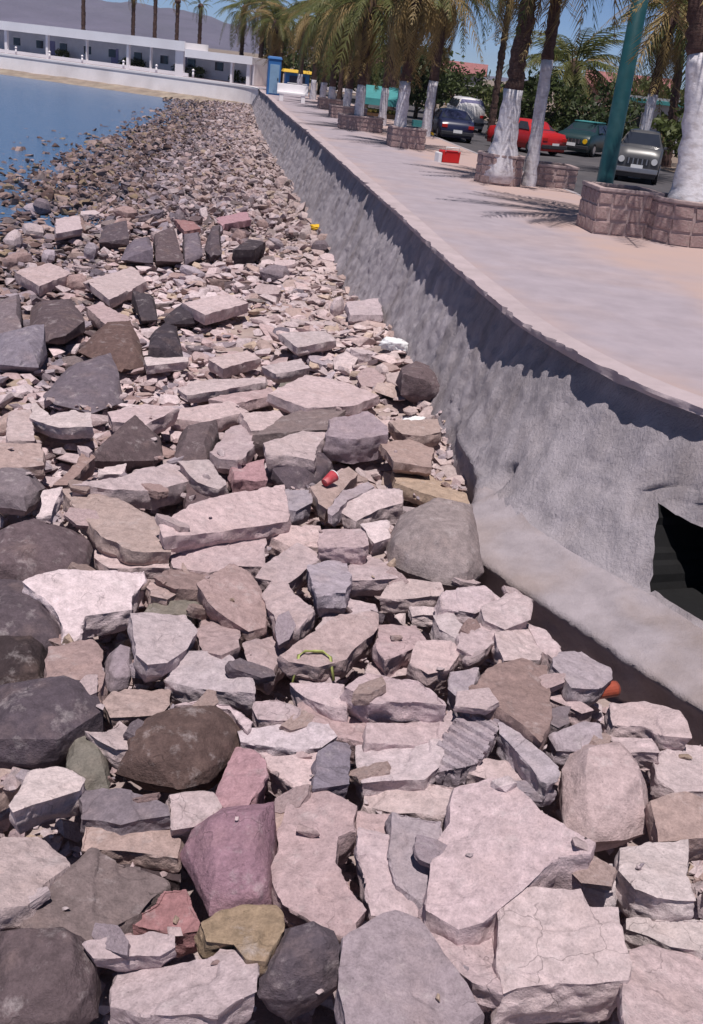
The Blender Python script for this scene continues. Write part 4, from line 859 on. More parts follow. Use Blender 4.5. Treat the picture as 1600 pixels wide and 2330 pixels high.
 ('pale45','P','s',.16,[(1.86,5.64,0.65),(2.11,5.63,0.69),(2.11,5.43,0.73),(1.89,5.42,0.70)]),
 ('darkmauve46','M2','b',.40,[(-3.02,7.65,0.49),(-2.86,7.77,0.49),(-2.75,8.01,0.49),(-2.32,8.13,0.49),(-2.15,7.97,0.49),(-2.13,7.59,0.49),(-2.13,7.38,0.49),(-2.27,7.32,0.49),(-2.43,7.19,0.49),(-2.78,7.03,0.49)]),
 ('grey47','M','b',.36,[(-2.78,7.00,0.48),(-2.48,7.12,0.48),(-2.26,6.90,0.48),(-2.08,6.61,0.48),(-1.96,6.29,0.48),(-2.05,6.20,0.48),(-2.44,6.11,0.48)]),
 ('dark48','D','b',.34,[(-2.49,6.23,0.40),(-2.11,6.33,0.40),(-2.05,6.26,0.40),(-2.02,6.07,0.40),(-1.97,5.87,0.40),(-2.31,5.74,0.40)]),
 ('bigwhite49','W','s',.20,[(-2.34,6.69,0.71),(-2.16,6.91,0.72),(-1.60,7.17,0.66),(-1.56,7.08,0.63),(-1.62,6.85,0.60),(-1.59,6.71,0.57),(-1.86,6.53,0.59),(-1.84,6.34,0.55),(-1.91,6.22,0.54),(-2.02,6.45,0.60),(-2.16,6.59,0.66)]),
 ('white50','W2','s',.20,[(-1.49,6.42,0.70),(-1.14,6.54,0.65),(-1.02,6.34,0.66),(-1.03,6.08,0.69),(-1.12,5.82,0.73),(-1.22,5.75,0.75),(-1.32,5.85,0.75),(-1.41,6.19,0.72)]),
 ('pink51','W2','s',.22,[(-1.10,5.80,0.60),(-1.04,6.12,0.62),(-0.76,6.12,0.65),(-0.58,5.91,0.65),(-0.52,5.69,0.65),(-0.71,5.70,0.63),(-0.88,5.72,0.62)]),
 ('redtan52','T3','s',.24,[(-1.97,6.08,0.55),(-1.75,6.23,0.56),(-1.62,6.05,0.59),(-1.53,5.76,0.62),(-1.49,5.54,0.65),(-1.56,5.53,0.64),(-1.83,5.51,0.62),(-1.91,5.80,0.59)]),
 ('lilac53','L2','b',.24,[(-1.61,6.16,0.47),(-1.58,6.30,0.47),(-1.45,6.28,0.47),(-1.38,5.99,0.47),(-1.39,5.89,0.47),(-1.47,5.81,0.47),(-1.55,5.89,0.47)]),
 ('slate54','M','b',.42,[(-2.25,5.59,0.51),(-2.10,5.61,0.51),(-1.60,5.71,0.51),(-1.51,5.61,0.51),(-1.40,5.44,0.51),(-1.38,5.32,0.51),(-1.48,5.23,0.51),(-1.59,5.13,0.51),(-1.57,4.98,0.51),(-1.72,4.94,0.51),(-2.01,4.95,0.51)]),
 ('brown55','B','b',.40,[(-1.21,5.12,0.52),(-1.19,5.32,0.52),(-1.04,5.50,0.52),(-0.83,5.66,0.52),(-0.67,5.65,0.52),(-0.53,5.44,0.52),(-0.54,5.28,0.52),(-0.66,5.09,0.52),(-0.66,4.96,0.52),(-0.84,4.87,0.52),(-1.03,4.87,0.52),(-1.21,4.96,0.52)]),
 ('rim55','P','s',.16,[(-1.03,5.46,0.63),(-0.82,5.57,0.64),(-0.65,5.57,0.63),(-0.49,5.44,0.61),(-0.51,5.35,0.59),(-0.66,5.52,0.62),(-0.82,5.52,0.63)]),
 ('pale56','T','s',.20,[(-1.44,5.51,0.57),(-1.36,5.72,0.54),(-1.08,5.79,0.52),(-1.06,5.59,0.54),(-1.08,5.46,0.56),(-1.22,5.40,0.57),(-1.35,5.35,0.58)]),
 ('pale57','P','s',.16,[(-1.46,5.14,0.61),(-1.35,5.17,0.60),(-1.30,5.31,0.57),(-1.16,5.19,0.57),(-1.17,5.03,0.60),(-1.24,5.00,0.61)]),
 ('tan58','T','s',.16,[(-2.02,5.05,0.41),(-1.63,5.09,0.37),(-1.59,5.04,0.36),(-1.77,4.94,0.38),(-1.91,4.75,0.40)]),
 ('tanpink59','T3','s',.24,[(-1.09,6.91,0.74),(-0.91,7.31,0.72),(-0.77,7.26,0.69),(-0.61,7.00,0.64),(-0.56,6.63,0.61),(-0.66,6.53,0.62),(-0.82,6.61,0.66),(-0.98,6.73,0.71)]),
 ('greenflat60','E','s',.14,[(-1.45,6.87,0.54),(-1.14,6.98,0.54),(-1.07,6.79,0.56),(-1.11,6.72,0.57),(-1.46,6.71,0.56)]),
 ('small61','T','s',.16,[(-1.59,7.28,0.53),(-1.49,7.30,0.52),(-1.29,7.11,0.56),(-1.33,6.86,0.62),(-1.45,6.88,0.62)]),
 ('pale62','P2','s',.16,[(-1.05,7.06,0.45),(-0.96,7.06,0.46),(-0.74,6.58,0.58),(-0.70,6.22,0.66),(-0.79,6.09,0.67),(-0.91,6.16,0.64),(-1.02,6.48,0.57)]),
 ('block64','P','s',.26,[(-0.61,7.00,0.65),(-0.56,7.23,0.65),(-0.45,7.18,0.68),(-0.21,6.68,0.76),(-0.29,6.44,0.75),(-0.38,6.43,0.73),(-0.46,6.58,0.70)]),
 ('pale65','P','s',.18,[(-0.63,7.60,0.66),(-0.44,8.05,0.63),(-0.25,7.93,0.62),(-0.24,7.80,0.62),(-0.37,7.46,0.64),(-0.44,7.31,0.64),(-0.68,7.30,0.66)]),
 ('pink66','P2','s',.18,[(-0.24,8.24,0.70),(0.09,8.26,0.75),(0.17,7.90,0.78),(0.12,7.83,0.78),(-0.23,7.84,0.73)]),
 ('lilac67','L','s',.22,[(-0.30,7.57,0.67),(-0.01,7.95,0.58),(0.04,7.45,0.68),(0.02,7.02,0.77),(-0.18,6.91,0.80),(-0.24,7.16,0.75)]),
 ('pink68','P','s',.18,[(0.04,7.80,0.61),(0.19,8.19,0.55),(0.39,7.85,0.62),(0.44,7.57,0.66),(0.17,7.44,0.68),(0.07,7.41,0.68)]),
 ('long69','P2','s',.20,[(-0.35,6.06,0.74),(-0.03,6.66,0.74),(0.26,6.79,0.71),(0.26,6.62,0.69),(0.18,6.44,0.69),(0.07,6.19,0.68),(-0.10,6.03,0.70),(-0.29,6.01,0.73)]),
 ('pink70','P2','s',.18,[(0.30,6.72,0.67),(0.58,6.90,0.60),(0.65,6.63,0.64),(0.52,6.39,0.69),(0.35,6.14,0.75),(0.29,6.31,0.73)]),
 ('strip71','W','s',.10,[(0.56,7.20,0.59),(0.85,7.22,0.62),(0.85,7.14,0.61),(0.57,7.09,0.58)]),
 ('pale72','P','s',.14,[(0.37,7.45,0.65),(0.53,7.54,0.67),(0.78,7.53,0.68),(0.82,7.40,0.65),(0.57,7.30,0.63),(0.32,7.28,0.61)]),
 ('pale75','P','s',.16,[(-0.48,5.67,0.59),(-0.35,5.71,0.61),(-0.20,5.61,0.63),(-0.19,5.49,0.62),(-0.44,5.49,0.59),(-0.48,5.60,0.58)]),
 ('white76','W2','s',.18,[(-0.54,5.36,0.57),(-0.34,5.45,0.58),(-0.01,5.49,0.61),(0.05,5.37,0.61),(-0.04,5.25,0.60),(-0.19,5.22,0.59),(-0.37,5.26,0.58),(-0.51,5.26,0.57)]),
 ('pale77','P','s',.18,[(-0.35,5.15,0.56),(-0.04,5.21,0.58),(-0.02,4.90,0.55),(-0.03,4.85,0.55),(-0.21,4.98,0.55),(-0.32,5.06,0.56)]),
 ('block78','L3','s',.30,[(-0.03,5.16,0.64),(0.06,5.27,0.64),(0.16,5.29,0.62),(0.16,5.12,0.62),(0.16,4.93,0.61),(-0.03,4.83,0.63)]),
 ('pink79','P2','s',.18,[(-0.20,5.67,0.61),(0.02,5.83,0.58),(0.26,5.63,0.57),(0.25,5.37,0.59),(0.06,5.39,0.60),(-0.16,5.49,0.61)]),
 ('pale80','P','s',.16,[(-0.26,5.84,0.64),(0.07,5.83,0.69),(0.10,5.60,0.69),(0.03,5.59,0.68),(-0.15,5.68,0.66)]),
 ('pale83','P','s',.14,[(-0.24,6.08,0.56),(-0.12,6.18,0.55),(0.04,6.14,0.54),(-0.03,6.04,0.54),(-0.20,5.99,0.55)]),
 ('pink84','P','s',.18,[(0.59,6.47,0.71),(0.83,6.56,0.70),(0.88,6.42,0.69),(0.80,6.19,0.69),(0.66,6.11,0.69),(0.54,6.21,0.70)]),
 ('lilac85','L','s',.18,[(0.83,6.21,0.65),(1.01,6.25,0.68),(0.97,6.02,0.65),(0.90,5.90,0.63),(0.81,6.03,0.63)]),
 ('pale86','P','s',.16,[(0.25,6.35,0.58),(0.51,6.54,0.50),(0.56,6.35,0.51),(0.38,6.18,0.57),(0.23,6.17,0.61)]),
 ('pale88','P','s',.16,[(0.80,7.22,0.77),(1.14,7.46,0.72),(1.27,7.31,0.68),(1.04,7.04,0.70),(0.79,7.01,0.74)]),
 ('pale89','W2','s',.18,[(1.10,7.04,0.75),(1.37,7.34,0.76),(1.49,7.24,0.74),(1.44,6.97,0.73),(1.25,6.79,0.73),(1.11,6.87,0.74)]),
 ('pink90','P','s',.18,[(1.18,6.67,0.74),(1.46,6.99,0.64),(1.58,6.86,0.62),(1.46,6.46,0.69),(1.20,6.28,0.77)]),
 ('pale91','P','s',.16,[(0.96,6.80,0.71),(1.18,6.98,0.67),(1.18,6.67,0.69),(0.99,6.34,0.74),(0.87,6.43,0.74)]),
 ('pale92','W2','s',.14,[(0.73,6.91,0.69),(0.87,7.02,0.70),(0.95,6.70,0.71),(0.88,6.62,0.70),(0.76,6.75,0.69)]),
 ('pale93','P','s',.14,[(1.46,7.05,0.65),(1.59,6.95,0.65),(1.67,6.76,0.65),(1.60,6.53,0.67),(1.51,6.70,0.66)]),
 ('bigboulder94','G3','b',.55,[(0.38,8.59,0.69),(0.76,9.09,0.69),(1.15,8.96,0.69),(1.23,8.49,0.69),(1.19,7.94,0.69),(1.04,7.60,0.69),(0.79,7.54,0.69),(0.51,7.71,0.69),(0.37,7.96,0.69),(0.35,8.29,0.69)]),
 ('mauve95','M2','b',.40,[(0.40,13.25,0.74),(0.56,13.82,0.74),(1.02,13.93,0.74),(1.01,12.80,0.74),(0.74,12.66,0.74),(0.44,12.66,0.74)]),
 ('tan96','T','s',.20,[(0.35,11.52,0.69),(0.89,11.79,0.70),(0.92,11.43,0.67),(0.72,11.27,0.65),(0.49,11.24,0.66)]),
 ('dark97','G2','s',.28,[(-1.14,10.67,0.65),(-0.93,11.30,0.65),(-0.70,11.73,0.66),(-0.23,11.66,0.72),(-0.36,11.31,0.71),(-0.38,10.93,0.72),(-0.63,10.86,0.70)]),
 ('pale98','L2','s',.30,[(-0.35,10.99,0.82),(0.05,11.27,0.86),(0.27,10.99,0.82),(0.29,10.79,0.79),(-0.03,10.59,0.76),(-0.34,10.59,0.77)]),
 ('pale99','P','s',.20,[(-1.41,11.40,0.64),(-1.00,11.59,0.63),(-0.92,11.40,0.62),(-1.01,11.03,0.61),(-1.22,10.88,0.62)]),
 ('pale100','P','s',.20,[(-0.98,10.15,0.75),(-0.64,10.71,0.73),(-0.38,10.74,0.71),(-0.46,10.32,0.71),(-0.46,9.92,0.71),(-0.69,9.94,0.73),(-0.92,9.87,0.75)]),
 ('dark101','M','b',.30,[(-0.90,9.83,0.52),(-0.77,10.37,0.52),(-0.36,10.45,0.52),(-0.24,10.28,0.52),(-0.33,10.01,0.52),(-0.44,9.66,0.52),(-0.67,9.59,0.52)]),
 ('tan102','T','s',.20,[(-0.40,9.12,0.73),(-0.09,9.77,0.72),(-0.00,9.64,0.71),(-0.10,9.26,0.71),(-0.23,8.75,0.70),(-0.29,8.80,0.71)]),
 ('white103','L','s',.14,[(-0.20,8.52,0.76),(-0.10,9.16,0.73),(0.12,9.46,0.72),(0.19,9.34,0.73),(-0.05,8.90,0.74),(-0.16,8.49,0.76)]),
 ('pink104','P','s',.20,[(-0.08,8.84,0.71),(0.19,9.16,0.77),(0.45,9.20,0.77),(0.45,9.01,0.72),(0.24,8.85,0.70),(0.06,8.63,0.66),(-0.07,8.73,0.68)]),
 ('white105','W','s',.16,[(0.11,8.39,0.72),(0.33,8.50,0.73),(0.35,8.24,0.70),(0.23,8.13,0.69)]),
 ('lilac106','L','s',.20,[(-0.68,9.13,0.66),(-0.40,9.18,0.68),(-0.39,8.85,0.69),(-0.51,8.65,0.68),(-0.60,8.68,0.67)]),
 ('long109','P','s',.20,[(-1.53,7.71,0.83),(-1.39,8.20,0.82),(-1.00,8.76,0.76),(-0.70,9.07,0.72),(-0.61,8.62,0.69),(-0.60,8.37,0.68),(-0.90,8.07,0.73),(-1.20,7.80,0.77),(-1.47,7.56,0.81)]),
 ('tan110','T','s',.20,[(-2.68,8.69,0.60),(-2.43,8.73,0.60),(-2.13,8.56,0.61),(-1.79,8.26,0.63),(-1.58,7.91,0.66),(-1.48,7.56,0.68),(-1.75,7.48,0.69),(-2.07,7.73,0.67),(-2.41,8.24,0.63)]),
 ('white111','W','s',.12,[(-2.74,8.32,0.73),(-2.62,8.41,0.74),(-2.58,7.99,0.67),(-2.68,7.93,0.67)]),
 ('grey112','G','b',.30,[(-3.59,9.30,0.43),(-3.22,9.42,0.43),(-3.02,9.17,0.43),(-2.93,8.86,0.43),(-3.01,8.61,0.43),(-3.33,8.59,0.43)]),
 ('tan113','T','s',.20,[(-3.73,9.69,0.57),(-3.31,9.93,0.54),(-3.13,9.47,0.51),(-3.51,9.10,0.54)]),
 ('grey114','T2','s',.20,[(-2.79,8.75,0.63),(-2.76,9.67,0.61),(-2.64,9.57,0.60),(-2.66,9.22,0.61),(-2.66,8.80,0.63)]),
 ('dark115','M2','b',.34,[(-2.80,9.89,0.47),(-2.71,10.55,0.47),(-2.57,10.94,0.47),(-2.14,10.64,0.47),(-2.01,10.15,0.47),(-2.30,10.07,0.47),(-2.65,9.90,0.47)]),
 ('dark116','M2','b',.32,[(-1.97,10.25,0.51),(-2.01,10.72,0.51),(-1.63,11.08,0.51),(-1.57,10.81,0.51),(-1.59,10.43,0.51),(-1.57,10.12,0.51),(-1.91,10.05,0.51)]),
 ('white117','W','s',.16,[(-3.64,10.65,0.55),(-3.78,11.19,0.54),(-3.46,10.78,0.57),(-3.25,10.88,0.60),(-3.05,10.82,0.62),(-2.90,10.38,0.64),(-3.24,10.37,0.59),(-3.37,10.43,0.58)]),
 ('white118','W','s',.14,[(-2.54,9.38,0.58),(-2.35,9.67,0.53),(-2.30,9.35,0.55),(-2.49,9.20,0.59)]),
 ('pale119','P','s',.20,[(-2.53,8.62,0.71),(-2.22,9.02,0.66),(-1.92,9.59,0.62),(-1.71,9.62,0.57),(-1.67,9.31,0.56),(-1.88,8.95,0.59),(-2.21,8.74,0.65)]),
 ('white120','W2','s',.18,[(-1.76,9.50,0.69),(-1.50,9.67,0.67),(-1.26,9.30,0.60),(-1.32,9.16,0.59),(-1.52,9.21,0.62)]),
 ('dark121','M2','s',.20,[(-1.65,9.34,0.55),(-1.55,9.36,0.54),(-1.23,9.26,0.51),(-1.23,9.17,0.49),(-1.41,9.00,0.47),(-1.58,8.95,0.47)]),
 ('pale122','P','s',.20,[(-1.54,10.10,0.61),(-1.48,11.12,0.52),(-1.31,11.41,0.50),(-1.14,10.49,0.60),(-1.19,9.84,0.66),(-1.40,9.86,0.65)]),
 ('pink123','K2','s',.18,[(-1.27,9.80,0.58),(-0.98,10.04,0.61),(-0.91,9.67,0.55),(-1.20,9.55,0.55)]),
 ('mauve124','M2','b',.36,[(-5.16,14.88,0.43),(-5.55,16.43,0.43),(-4.93,16.52,0.43),(-4.25,15.09,0.43),(-4.33,14.19,0.43),(-4.71,14.27,0.43)]),
 ('grey125','G','b',.40,[(-6.00,15.80,0.41),(-5.69,16.30,0.41),(-5.09,14.60,0.41),(-5.43,14.25,0.41)]),
 ('lilac126','L3','b',.40,[(-5.28,13.86,0.47),(-4.57,14.14,0.47),(-4.34,13.56,0.47),(-4.34,12.99,0.47),(-4.91,12.85,0.47)]),
 ('brown127','B','b',.36,[(-4.19,14.03,0.43),(-4.03,15.20,0.43),(-3.64,15.19,0.43),(-3.27,14.34,0.43),(-3.08,13.73,0.43),(-3.12,13.43,0.43),(-3.29,13.27,0.43),(-3.70,13.79,0.43)]),
 ('dark128','D2','b',.40,[(-3.07,13.79,0.52),(-3.22,14.52,0.52),(-3.16,15.27,0.52),(-2.93,15.27,0.52),(-2.59,14.05,0.52)]),
 ('white129','W','s',.12,[(-3.05,13.70,0.49),(-2.55,13.99,0.49),(-2.50,13.72,0.50),(-2.94,13.31,0.50)]),
 ('mauve130','M3','b',.30,[(-4.00,13.11,0.41),(-3.51,13.62,0.41),(-3.16,12.76,0.41),(-2.99,12.09,0.41),(-3.23,11.61,0.41),(-3.70,11.66,0.41),(-3.95,11.87,0.41),(-4.00,12.28,0.41),(-3.91,12.76,0.41)]),
 ('dark131','D2','b',.30,[(-4.15,17.27,0.42),(-3.73,17.25,0.42),(-3.50,16.35,0.42),(-3.70,16.16,0.42)]),
 ('dark132','D2','b',.30,[(-3.42,16.27,0.45),(-3.02,17.11,0.45),(-2.83,16.25,0.45),(-3.28,15.97,0.45)]),
 ('dark133','M','b',.40,[(-6.15,22.44,0.42),(-6.47,23.98,0.42),(-5.88,24.09,0.42),(-5.47,22.63,0.42)]),
 ('blue134','M3','b',.40,[(-5.22,20.86,0.43),(-5.51,22.59,0.43),(-5.21,23.32,0.43),(-4.57,20.92,0.43)]),
 ('blue134b','M2','b',.40,[(-4.47,20.53,0.51),(-5.00,22.64,0.51),(-4.68,23.52,0.51),(-4.03,21.13,0.51)]),
 ('blue134c','M3','b',.36,[(-4.03,21.31,0.47),(-4.45,23.29,0.47),(-4.10,23.49,0.47),(-3.74,21.94,0.47)]),
 ('dark135','M','b',.40,[(-3.81,22.49,0.55),(-3.95,24.05,0.55),(-3.80,24.44,0.55),(-3.37,22.10,0.55),(-3.53,21.60,0.55)]),
 ('dark136','D2','s',.30,[(-3.08,21.75,0.68),(-2.95,23.12,0.69),(-2.59,23.09,0.68),(-2.70,22.03,0.68)]),
 ('flat137','P','s',.12,[(-2.32,12.35,0.55),(-2.01,12.77,0.56),(-1.70,13.00,0.56),(-1.37,13.18,0.57),(-1.34,12.92,0.57),(-1.82,12.37,0.56),(-2.16,12.11,0.55)]),
 ('flat138','P2','s',.12,[(-1.89,12.10,0.53),(-1.66,12.42,0.53),(-1.26,12.78,0.54),(-1.17,12.54,0.54),(-1.55,12.05,0.53)]),
 ('pale139','P','s',.20,[(-1.14,12.13,0.68),(-0.79,13.32,0.61),(-0.31,13.12,0.62),(0.14,12.65,0.65),(-0.15,12.00,0.69),(-0.66,11.67,0.71)]),
 ('green140','E','s',.14,[(-1.12,13.11,0.53),(-0.59,13.43,0.52),(-0.67,12.99,0.52),(-1.05,12.50,0.52)]),
 ('pale141','W2','s',.16,[(-1.34,14.94,0.73),(-0.72,15.56,0.70),(-0.55,15.02,0.70),(-1.02,14.36,0.71)]),
 ('pale142','W2','s',.16,[(-1.41,13.46,0.62),(-0.97,13.93,0.64),(-0.82,13.58,0.64),(-1.20,13.21,0.62)]),
 ('pale143','P','s',.16,[(-2.17,13.74,0.55),(-1.78,14.47,0.53),(-1.56,14.20,0.53),(-1.94,13.43,0.55)]),
 ('pale144','P','s',.18,[(-3.09,16.55,0.65),(-2.55,17.69,0.62),(-2.17,17.19,0.62),(-2.64,16.00,0.64)]),
 ('pink145','K2','s',.16,[(-4.22,26.95,0.54),(-3.77,28.61,0.52),(-3.47,27.26,0.52),(-3.99,25.90,0.54)]),
 ('pink146','R','s',.16,[(-5.09,25.65,0.56),(-4.66,25.65,0.55),(-4.34,24.79,0.55),(-4.59,24.21,0.55)]),
 ('pale147','P','s',.20,[(-6.47,18.36,0.44),(-6.22,19.34,0.45),(-5.65,18.82,0.43),(-5.84,17.66,0.41)]),
 ('pale148','P','s',.20,[(-5.11,18.07,0.49),(-4.77,19.89,0.43),(-4.24,18.71,0.46),(-4.39,16.81,0.52)]),
 ('pale149','P2','s',.20,[(-3.88,15.96,0.47),(-3.68,15.43,0.47),(-3.95,15.14,0.48),(-4.59,16.23,0.47),(-4.49,16.64,0.47)]),
 ('pale150','W2','s',.18,[(-0.47,17.31,0.79),(0.07,18.03,0.77),(0.12,16.78,0.78),(-0.36,16.49,0.79)]),
 ('pale151','P','s',.18,[(-7.50,23.99,0.51),(-7.28,24.97,0.51),(-6.74,23.29,0.49),(-7.01,22.40,0.49)]),
 ('wht152','P','s',.20,[(-2.86,11.02,0.58),(-2.54,11.35,0.62),(-2.15,11.21,0.66),(-2.38,10.67,0.62),(-2.74,10.73,0.59)]),
 ('pale153','P','s',.18,[(-2.24,11.67,0.50),(-1.65,11.97,0.56),(-1.40,11.73,0.55),(-1.81,11.33,0.50),(-2.17,11.35,0.48)]),
 ('pale154','P','s',.16,[(-3.95,10.80,0.52),(-3.77,11.00,0.53),(-3.65,10.68,0.52),(-3.44,10.15,0.50),(-3.69,10.08,0.49)]),
 ('tan155','T','s',.14,[(0.25,10.75,0.68),(0.56,11.19,0.61),(0.83,10.97,0.62),(0.77,10.14,0.71),(0.40,10.06,0.75)]),
 ('tan156','Y2','s',.14,[(0.42,10.28,0.56),(0.86,10.45,0.53),(1.12,10.06,0.54),(1.13,9.52,0.57),(0.69,9.70,0.58),(0.44,9.85,0.59)]),
 ('pale157','P','s',.16,[(-0.76,8.32,0.58),(-0.62,8.48,0.60),(-0.29,8.56,0.58),(-0.26,8.28,0.53),(-0.51,8.20,0.54)]),
 ('pale158','P','s',.20,[(-1.22,7.99,0.60),(-0.91,8.22,0.59),(-0.75,8.20,0.58),(-0.70,7.70,0.55),(-0.90,7.65,0.56),(-1.10,7.49,0.56),(-1.38,7.47,0.58),(-1.44,7.64,0.59)]),
 ('grey159','T2','s',.18,[(-1.41,7.40,0.57),(-1.13,7.50,0.51),(-1.13,7.09,0.59),(-1.29,7.02,0.62),(-1.46,7.13,0.63)]),
 ('pale160','P','s',.18,[(-2.14,7.97,0.45),(-1.83,7.82,0.50),(-1.49,7.73,0.54),(-1.45,7.45,0.58),(-1.91,7.41,0.54),(-2.08,7.62,0.50)]),
 ('pale161','P2','s',.18,[(-0.65,6.36,0.59),(-0.43,6.73,0.51),(-0.33,6.48,0.52),(-0.47,5.98,0.59),(-0.57,6.06,0.60)]),
 ('pale162','P','s',.18,[(-0.16,6.73,0.55),(-0.03,7.28,0.57),(0.26,7.21,0.58),(0.28,7.04,0.58),(-0.03,7.00,0.56)]),
 ('pale163','P','s',.18,[(0.30,5.06,0.50),(0.61,5.06,0.57),(0.79,5.01,0.61),(0.78,4.79,0.59),(0.46,4.82,0.52),(0.28,4.91,0.48)]),
 ('pale164','P2','s',.18,[(0.23,4.74,0.55),(0.43,4.77,0.55),(0.43,4.58,0.56),(0.24,4.58,0.56)])
]

# ---------------------------------------------------------------- rocks traced on the beach
COLS = {'W': (.57, .48, .495), 'W2': (.50, .41, .43), 'P': (.49, .385, .40), 'P2': (.43, .32, .33), 'L': (.385, .325, .37), 'L2': (.31, .25, .285), 'L3': (.235, .20, .24),
        'T': (.385, .285, .27), 'T2': (.275, .195, .185), 'T3': (.345, .24, .235), 'K': (.30, .175, .215), 'K2': (.40, .24, .27), 'R': (.31, .165, .17), 'G': (.205, .165, .19), 'G2': (.19, .15, .155), 'G3': (.27, .225, .225),
        'M': (.095, .075, .09), 'M2': (.125, .09, .10), 'M3': (.155, .13, .16), 'B': (.125, .08, .075), 'D': (.05, .036, .04), 'D2': (.062, .05, .062), 'Y': (.30, .22, .155), 'Y2': (.42, .32, .26), 'E': (.20, .18, .16)}
CWORD = {'W': 'chalk-white', 'W2': 'whitish', 'P': 'pale pinkish', 'P2': 'dusty pink', 'L': 'lilac-grey', 'L2': 'mauve-grey', 'L3': 'bluish-grey', 'T': 'tan', 'T2': 'light brown', 'T3': 'rosy tan',
         'K': 'pink', 'K2': 'pink', 'R': 'reddish', 'G': 'grey', 'G2': 'ash-grey', 'G3': 'ash-grey', 'M': 'slate-grey', 'M2': 'dark mauve', 'M3': 'blue-grey', 'B': 'brown', 'D': 'blackish', 'D2': 'dark slate', 'Y': 'yellowish', 'Y2': 'sandy', 'E': 'greenish-grey'}
LABEL = {
 'white_left_slab': ('bright white pointed slab above a black gap at the bottom seaward corner', 'the white pointed slab'),
 'longgrey': ('long ash-grey slab lying diagonally between two black crevices', 'the long diagonal grey slab'),
 'bigpink': ('large mauve-pink rough boulder beside the long diagonal grey slab', 'the large mauve-pink boulder'),
 'pinkblock': ('small upright pink block behind the large mauve-pink boulder', 'the small pink block'),
 'red11': ('reddish wedge of stone in front of the large mauve-pink boulder', 'the reddish wedge'),
 'dark16': ('dark grey smooth boulder near the lower edge of the view', 'the dark smooth boulder'),
 'curved17': ('tall curved dusty pink slab beside the large mauve-pink boulder', 'the tall curved slab'),
 'yellow15': ('yellowish tan stone between the pink boulder and the dark smooth boulder', 'the yellowish stone'),
 'big21': ('largest pale pinkish slab with a pointed corner toward the wall', 'the largest pale slab'),
 'boulder22': ('rounded pale boulder with dark underside behind the largest pale slab', 'the rounded pale boulder'),
 'big25': ('broad whitish square slab overhanging a black hollow at the lower edge', 'the broad square slab'),
 'white28': ('thick chalk-white block in the lower corner below the wall', 'the thick white block'),
 'white33': ('square chalk-white slab in front of the striped grey block', 'the square white slab'),
 'striped34': ('grey layered block with stripes leaning against the square white slab', 'the striped grey block'),
 'brown36': ('flat light brown stone with rounded top near the red tin', 'the flat brown stone'),
 'slab35': ('pale slab with thick grey front edge and dark end behind the square white slab', 'the thick-edged slab'),
 'pale37': ('pale lilac slab pointing at the wall footing behind the red tin', 'the pale slab by the red tin'),
 'bigwhite49': ('large chalk-white angular slab propped against the dark boulders', 'the large white angular slab'),
 'white50': ('smooth whitish slab just in front of the large white angular slab', 'the smooth whitish slab'),
 'pink51': ('whitish-pink slab with dark gap beneath, before the long flat tan slab', 'the pink-white slab'),
 'lilac53': ('small round lilac-grey stone beside the rosy tan stone', 'the round lilac stone'),
 'redtan52': ('rosy tan stone with red blotches beside the round lilac stone', 'the rosy tan stone'),
 'slate54': ('big slate-grey layered boulder at the seaward edge of the view', 'the big slate boulder'),
 'brown55': ('large brown rounded boulder beside the big slate boulder', 'the large brown boulder'),
 'darkmauve46': ('dark mauve boulder behind the large white angular slab', 'the dark mauve boulder'),
 'grey47': ('tall slate-grey boulder touching the large white angular slab', 'the tall slate boulder'),
 'dark48': ('blackish pitted rock below the tall slate boulder', 'the blackish pitted rock'),
 'tanpink59': ('rosy tan slab tilted in the middle of the rubble', 'the tilted rosy slab'),
 'long69': ('long dusty pink slab beside the lime green hose', 'the slab by the green hose'),
 'lilac67': ('lilac-grey block with black hollow beneath, in front of the big wall boulder', 'the lilac block'),
 'block78': ('blue-grey upright block beside the square white slab', 'the blue-grey block'),
 'bigboulder94': ('biggest ash-grey rounded boulder with dark flank against the wall footing', 'the biggest grey boulder'),
 'mauve95': ('dark mauve boulder tucked against the wall past the drain', 'the mauve boulder at the wall'),
 'dark97': ('ash-grey tilted slab with dark flank in mid-beach', 'the dark-flanked slab'),
 'pale98': ('mauve-grey thick slab with shaded front next to the dark-flanked slab', 'the thick mauve slab'),
 'dark101': ('slate-grey lump behind the red paper cup', 'the slate lump'),
 'long109': ('long pale beam-like slab with a black slot beneath', 'the long beam-like slab'),
 'tan110': ('sloping tan slab leaning seaward of the long beam-like slab', 'the sloping tan slab'),
 'white111': ('narrow upright white chip in front of the grey seaward rock', 'the upright white chip'),
 'dark115': ('dark mauve angular boulder in mid-beach with pale stones before it', 'the dark angular boulder'),
 'dark116': ('second dark mauve rock next to the dark angular boulder', 'the second mauve rock'),
 'mauve124': ('angular dark mauve boulder over a black wedge far up the seaward side', 'the angular mauve boulder'),
 'lilac126': ('bluish-grey boulder above a deep black hollow at the seaward edge', 'the boulder over the black hollow'),
 'brown127': ('brown rounded boulder between the angular mauve boulder and the dark cone', 'the brown rounded boulder'),
 'dark128': ('small dark cone-shaped rock on a white slab', 'the dark cone rock'),
 'mauve130': ('broad blue-grey boulder in front of the brown rounded boulder', 'the broad blue-grey boulder'),
 'blue134': ('large blue-grey boulder among far small stones', 'the far blue-grey boulder'),
 'white117': ('jagged white chunk in front of the broad blue-grey boulder', 'the jagged white chunk'),
}
marks = []           # (x, y, phrase)
used = set()
def area_of(P): return .5*abs(sum(P[i][0]*P[(i+1) % len(P)][1]-P[(i+1) % len(P)][0]*P[i][1] for i in range(len(P))))
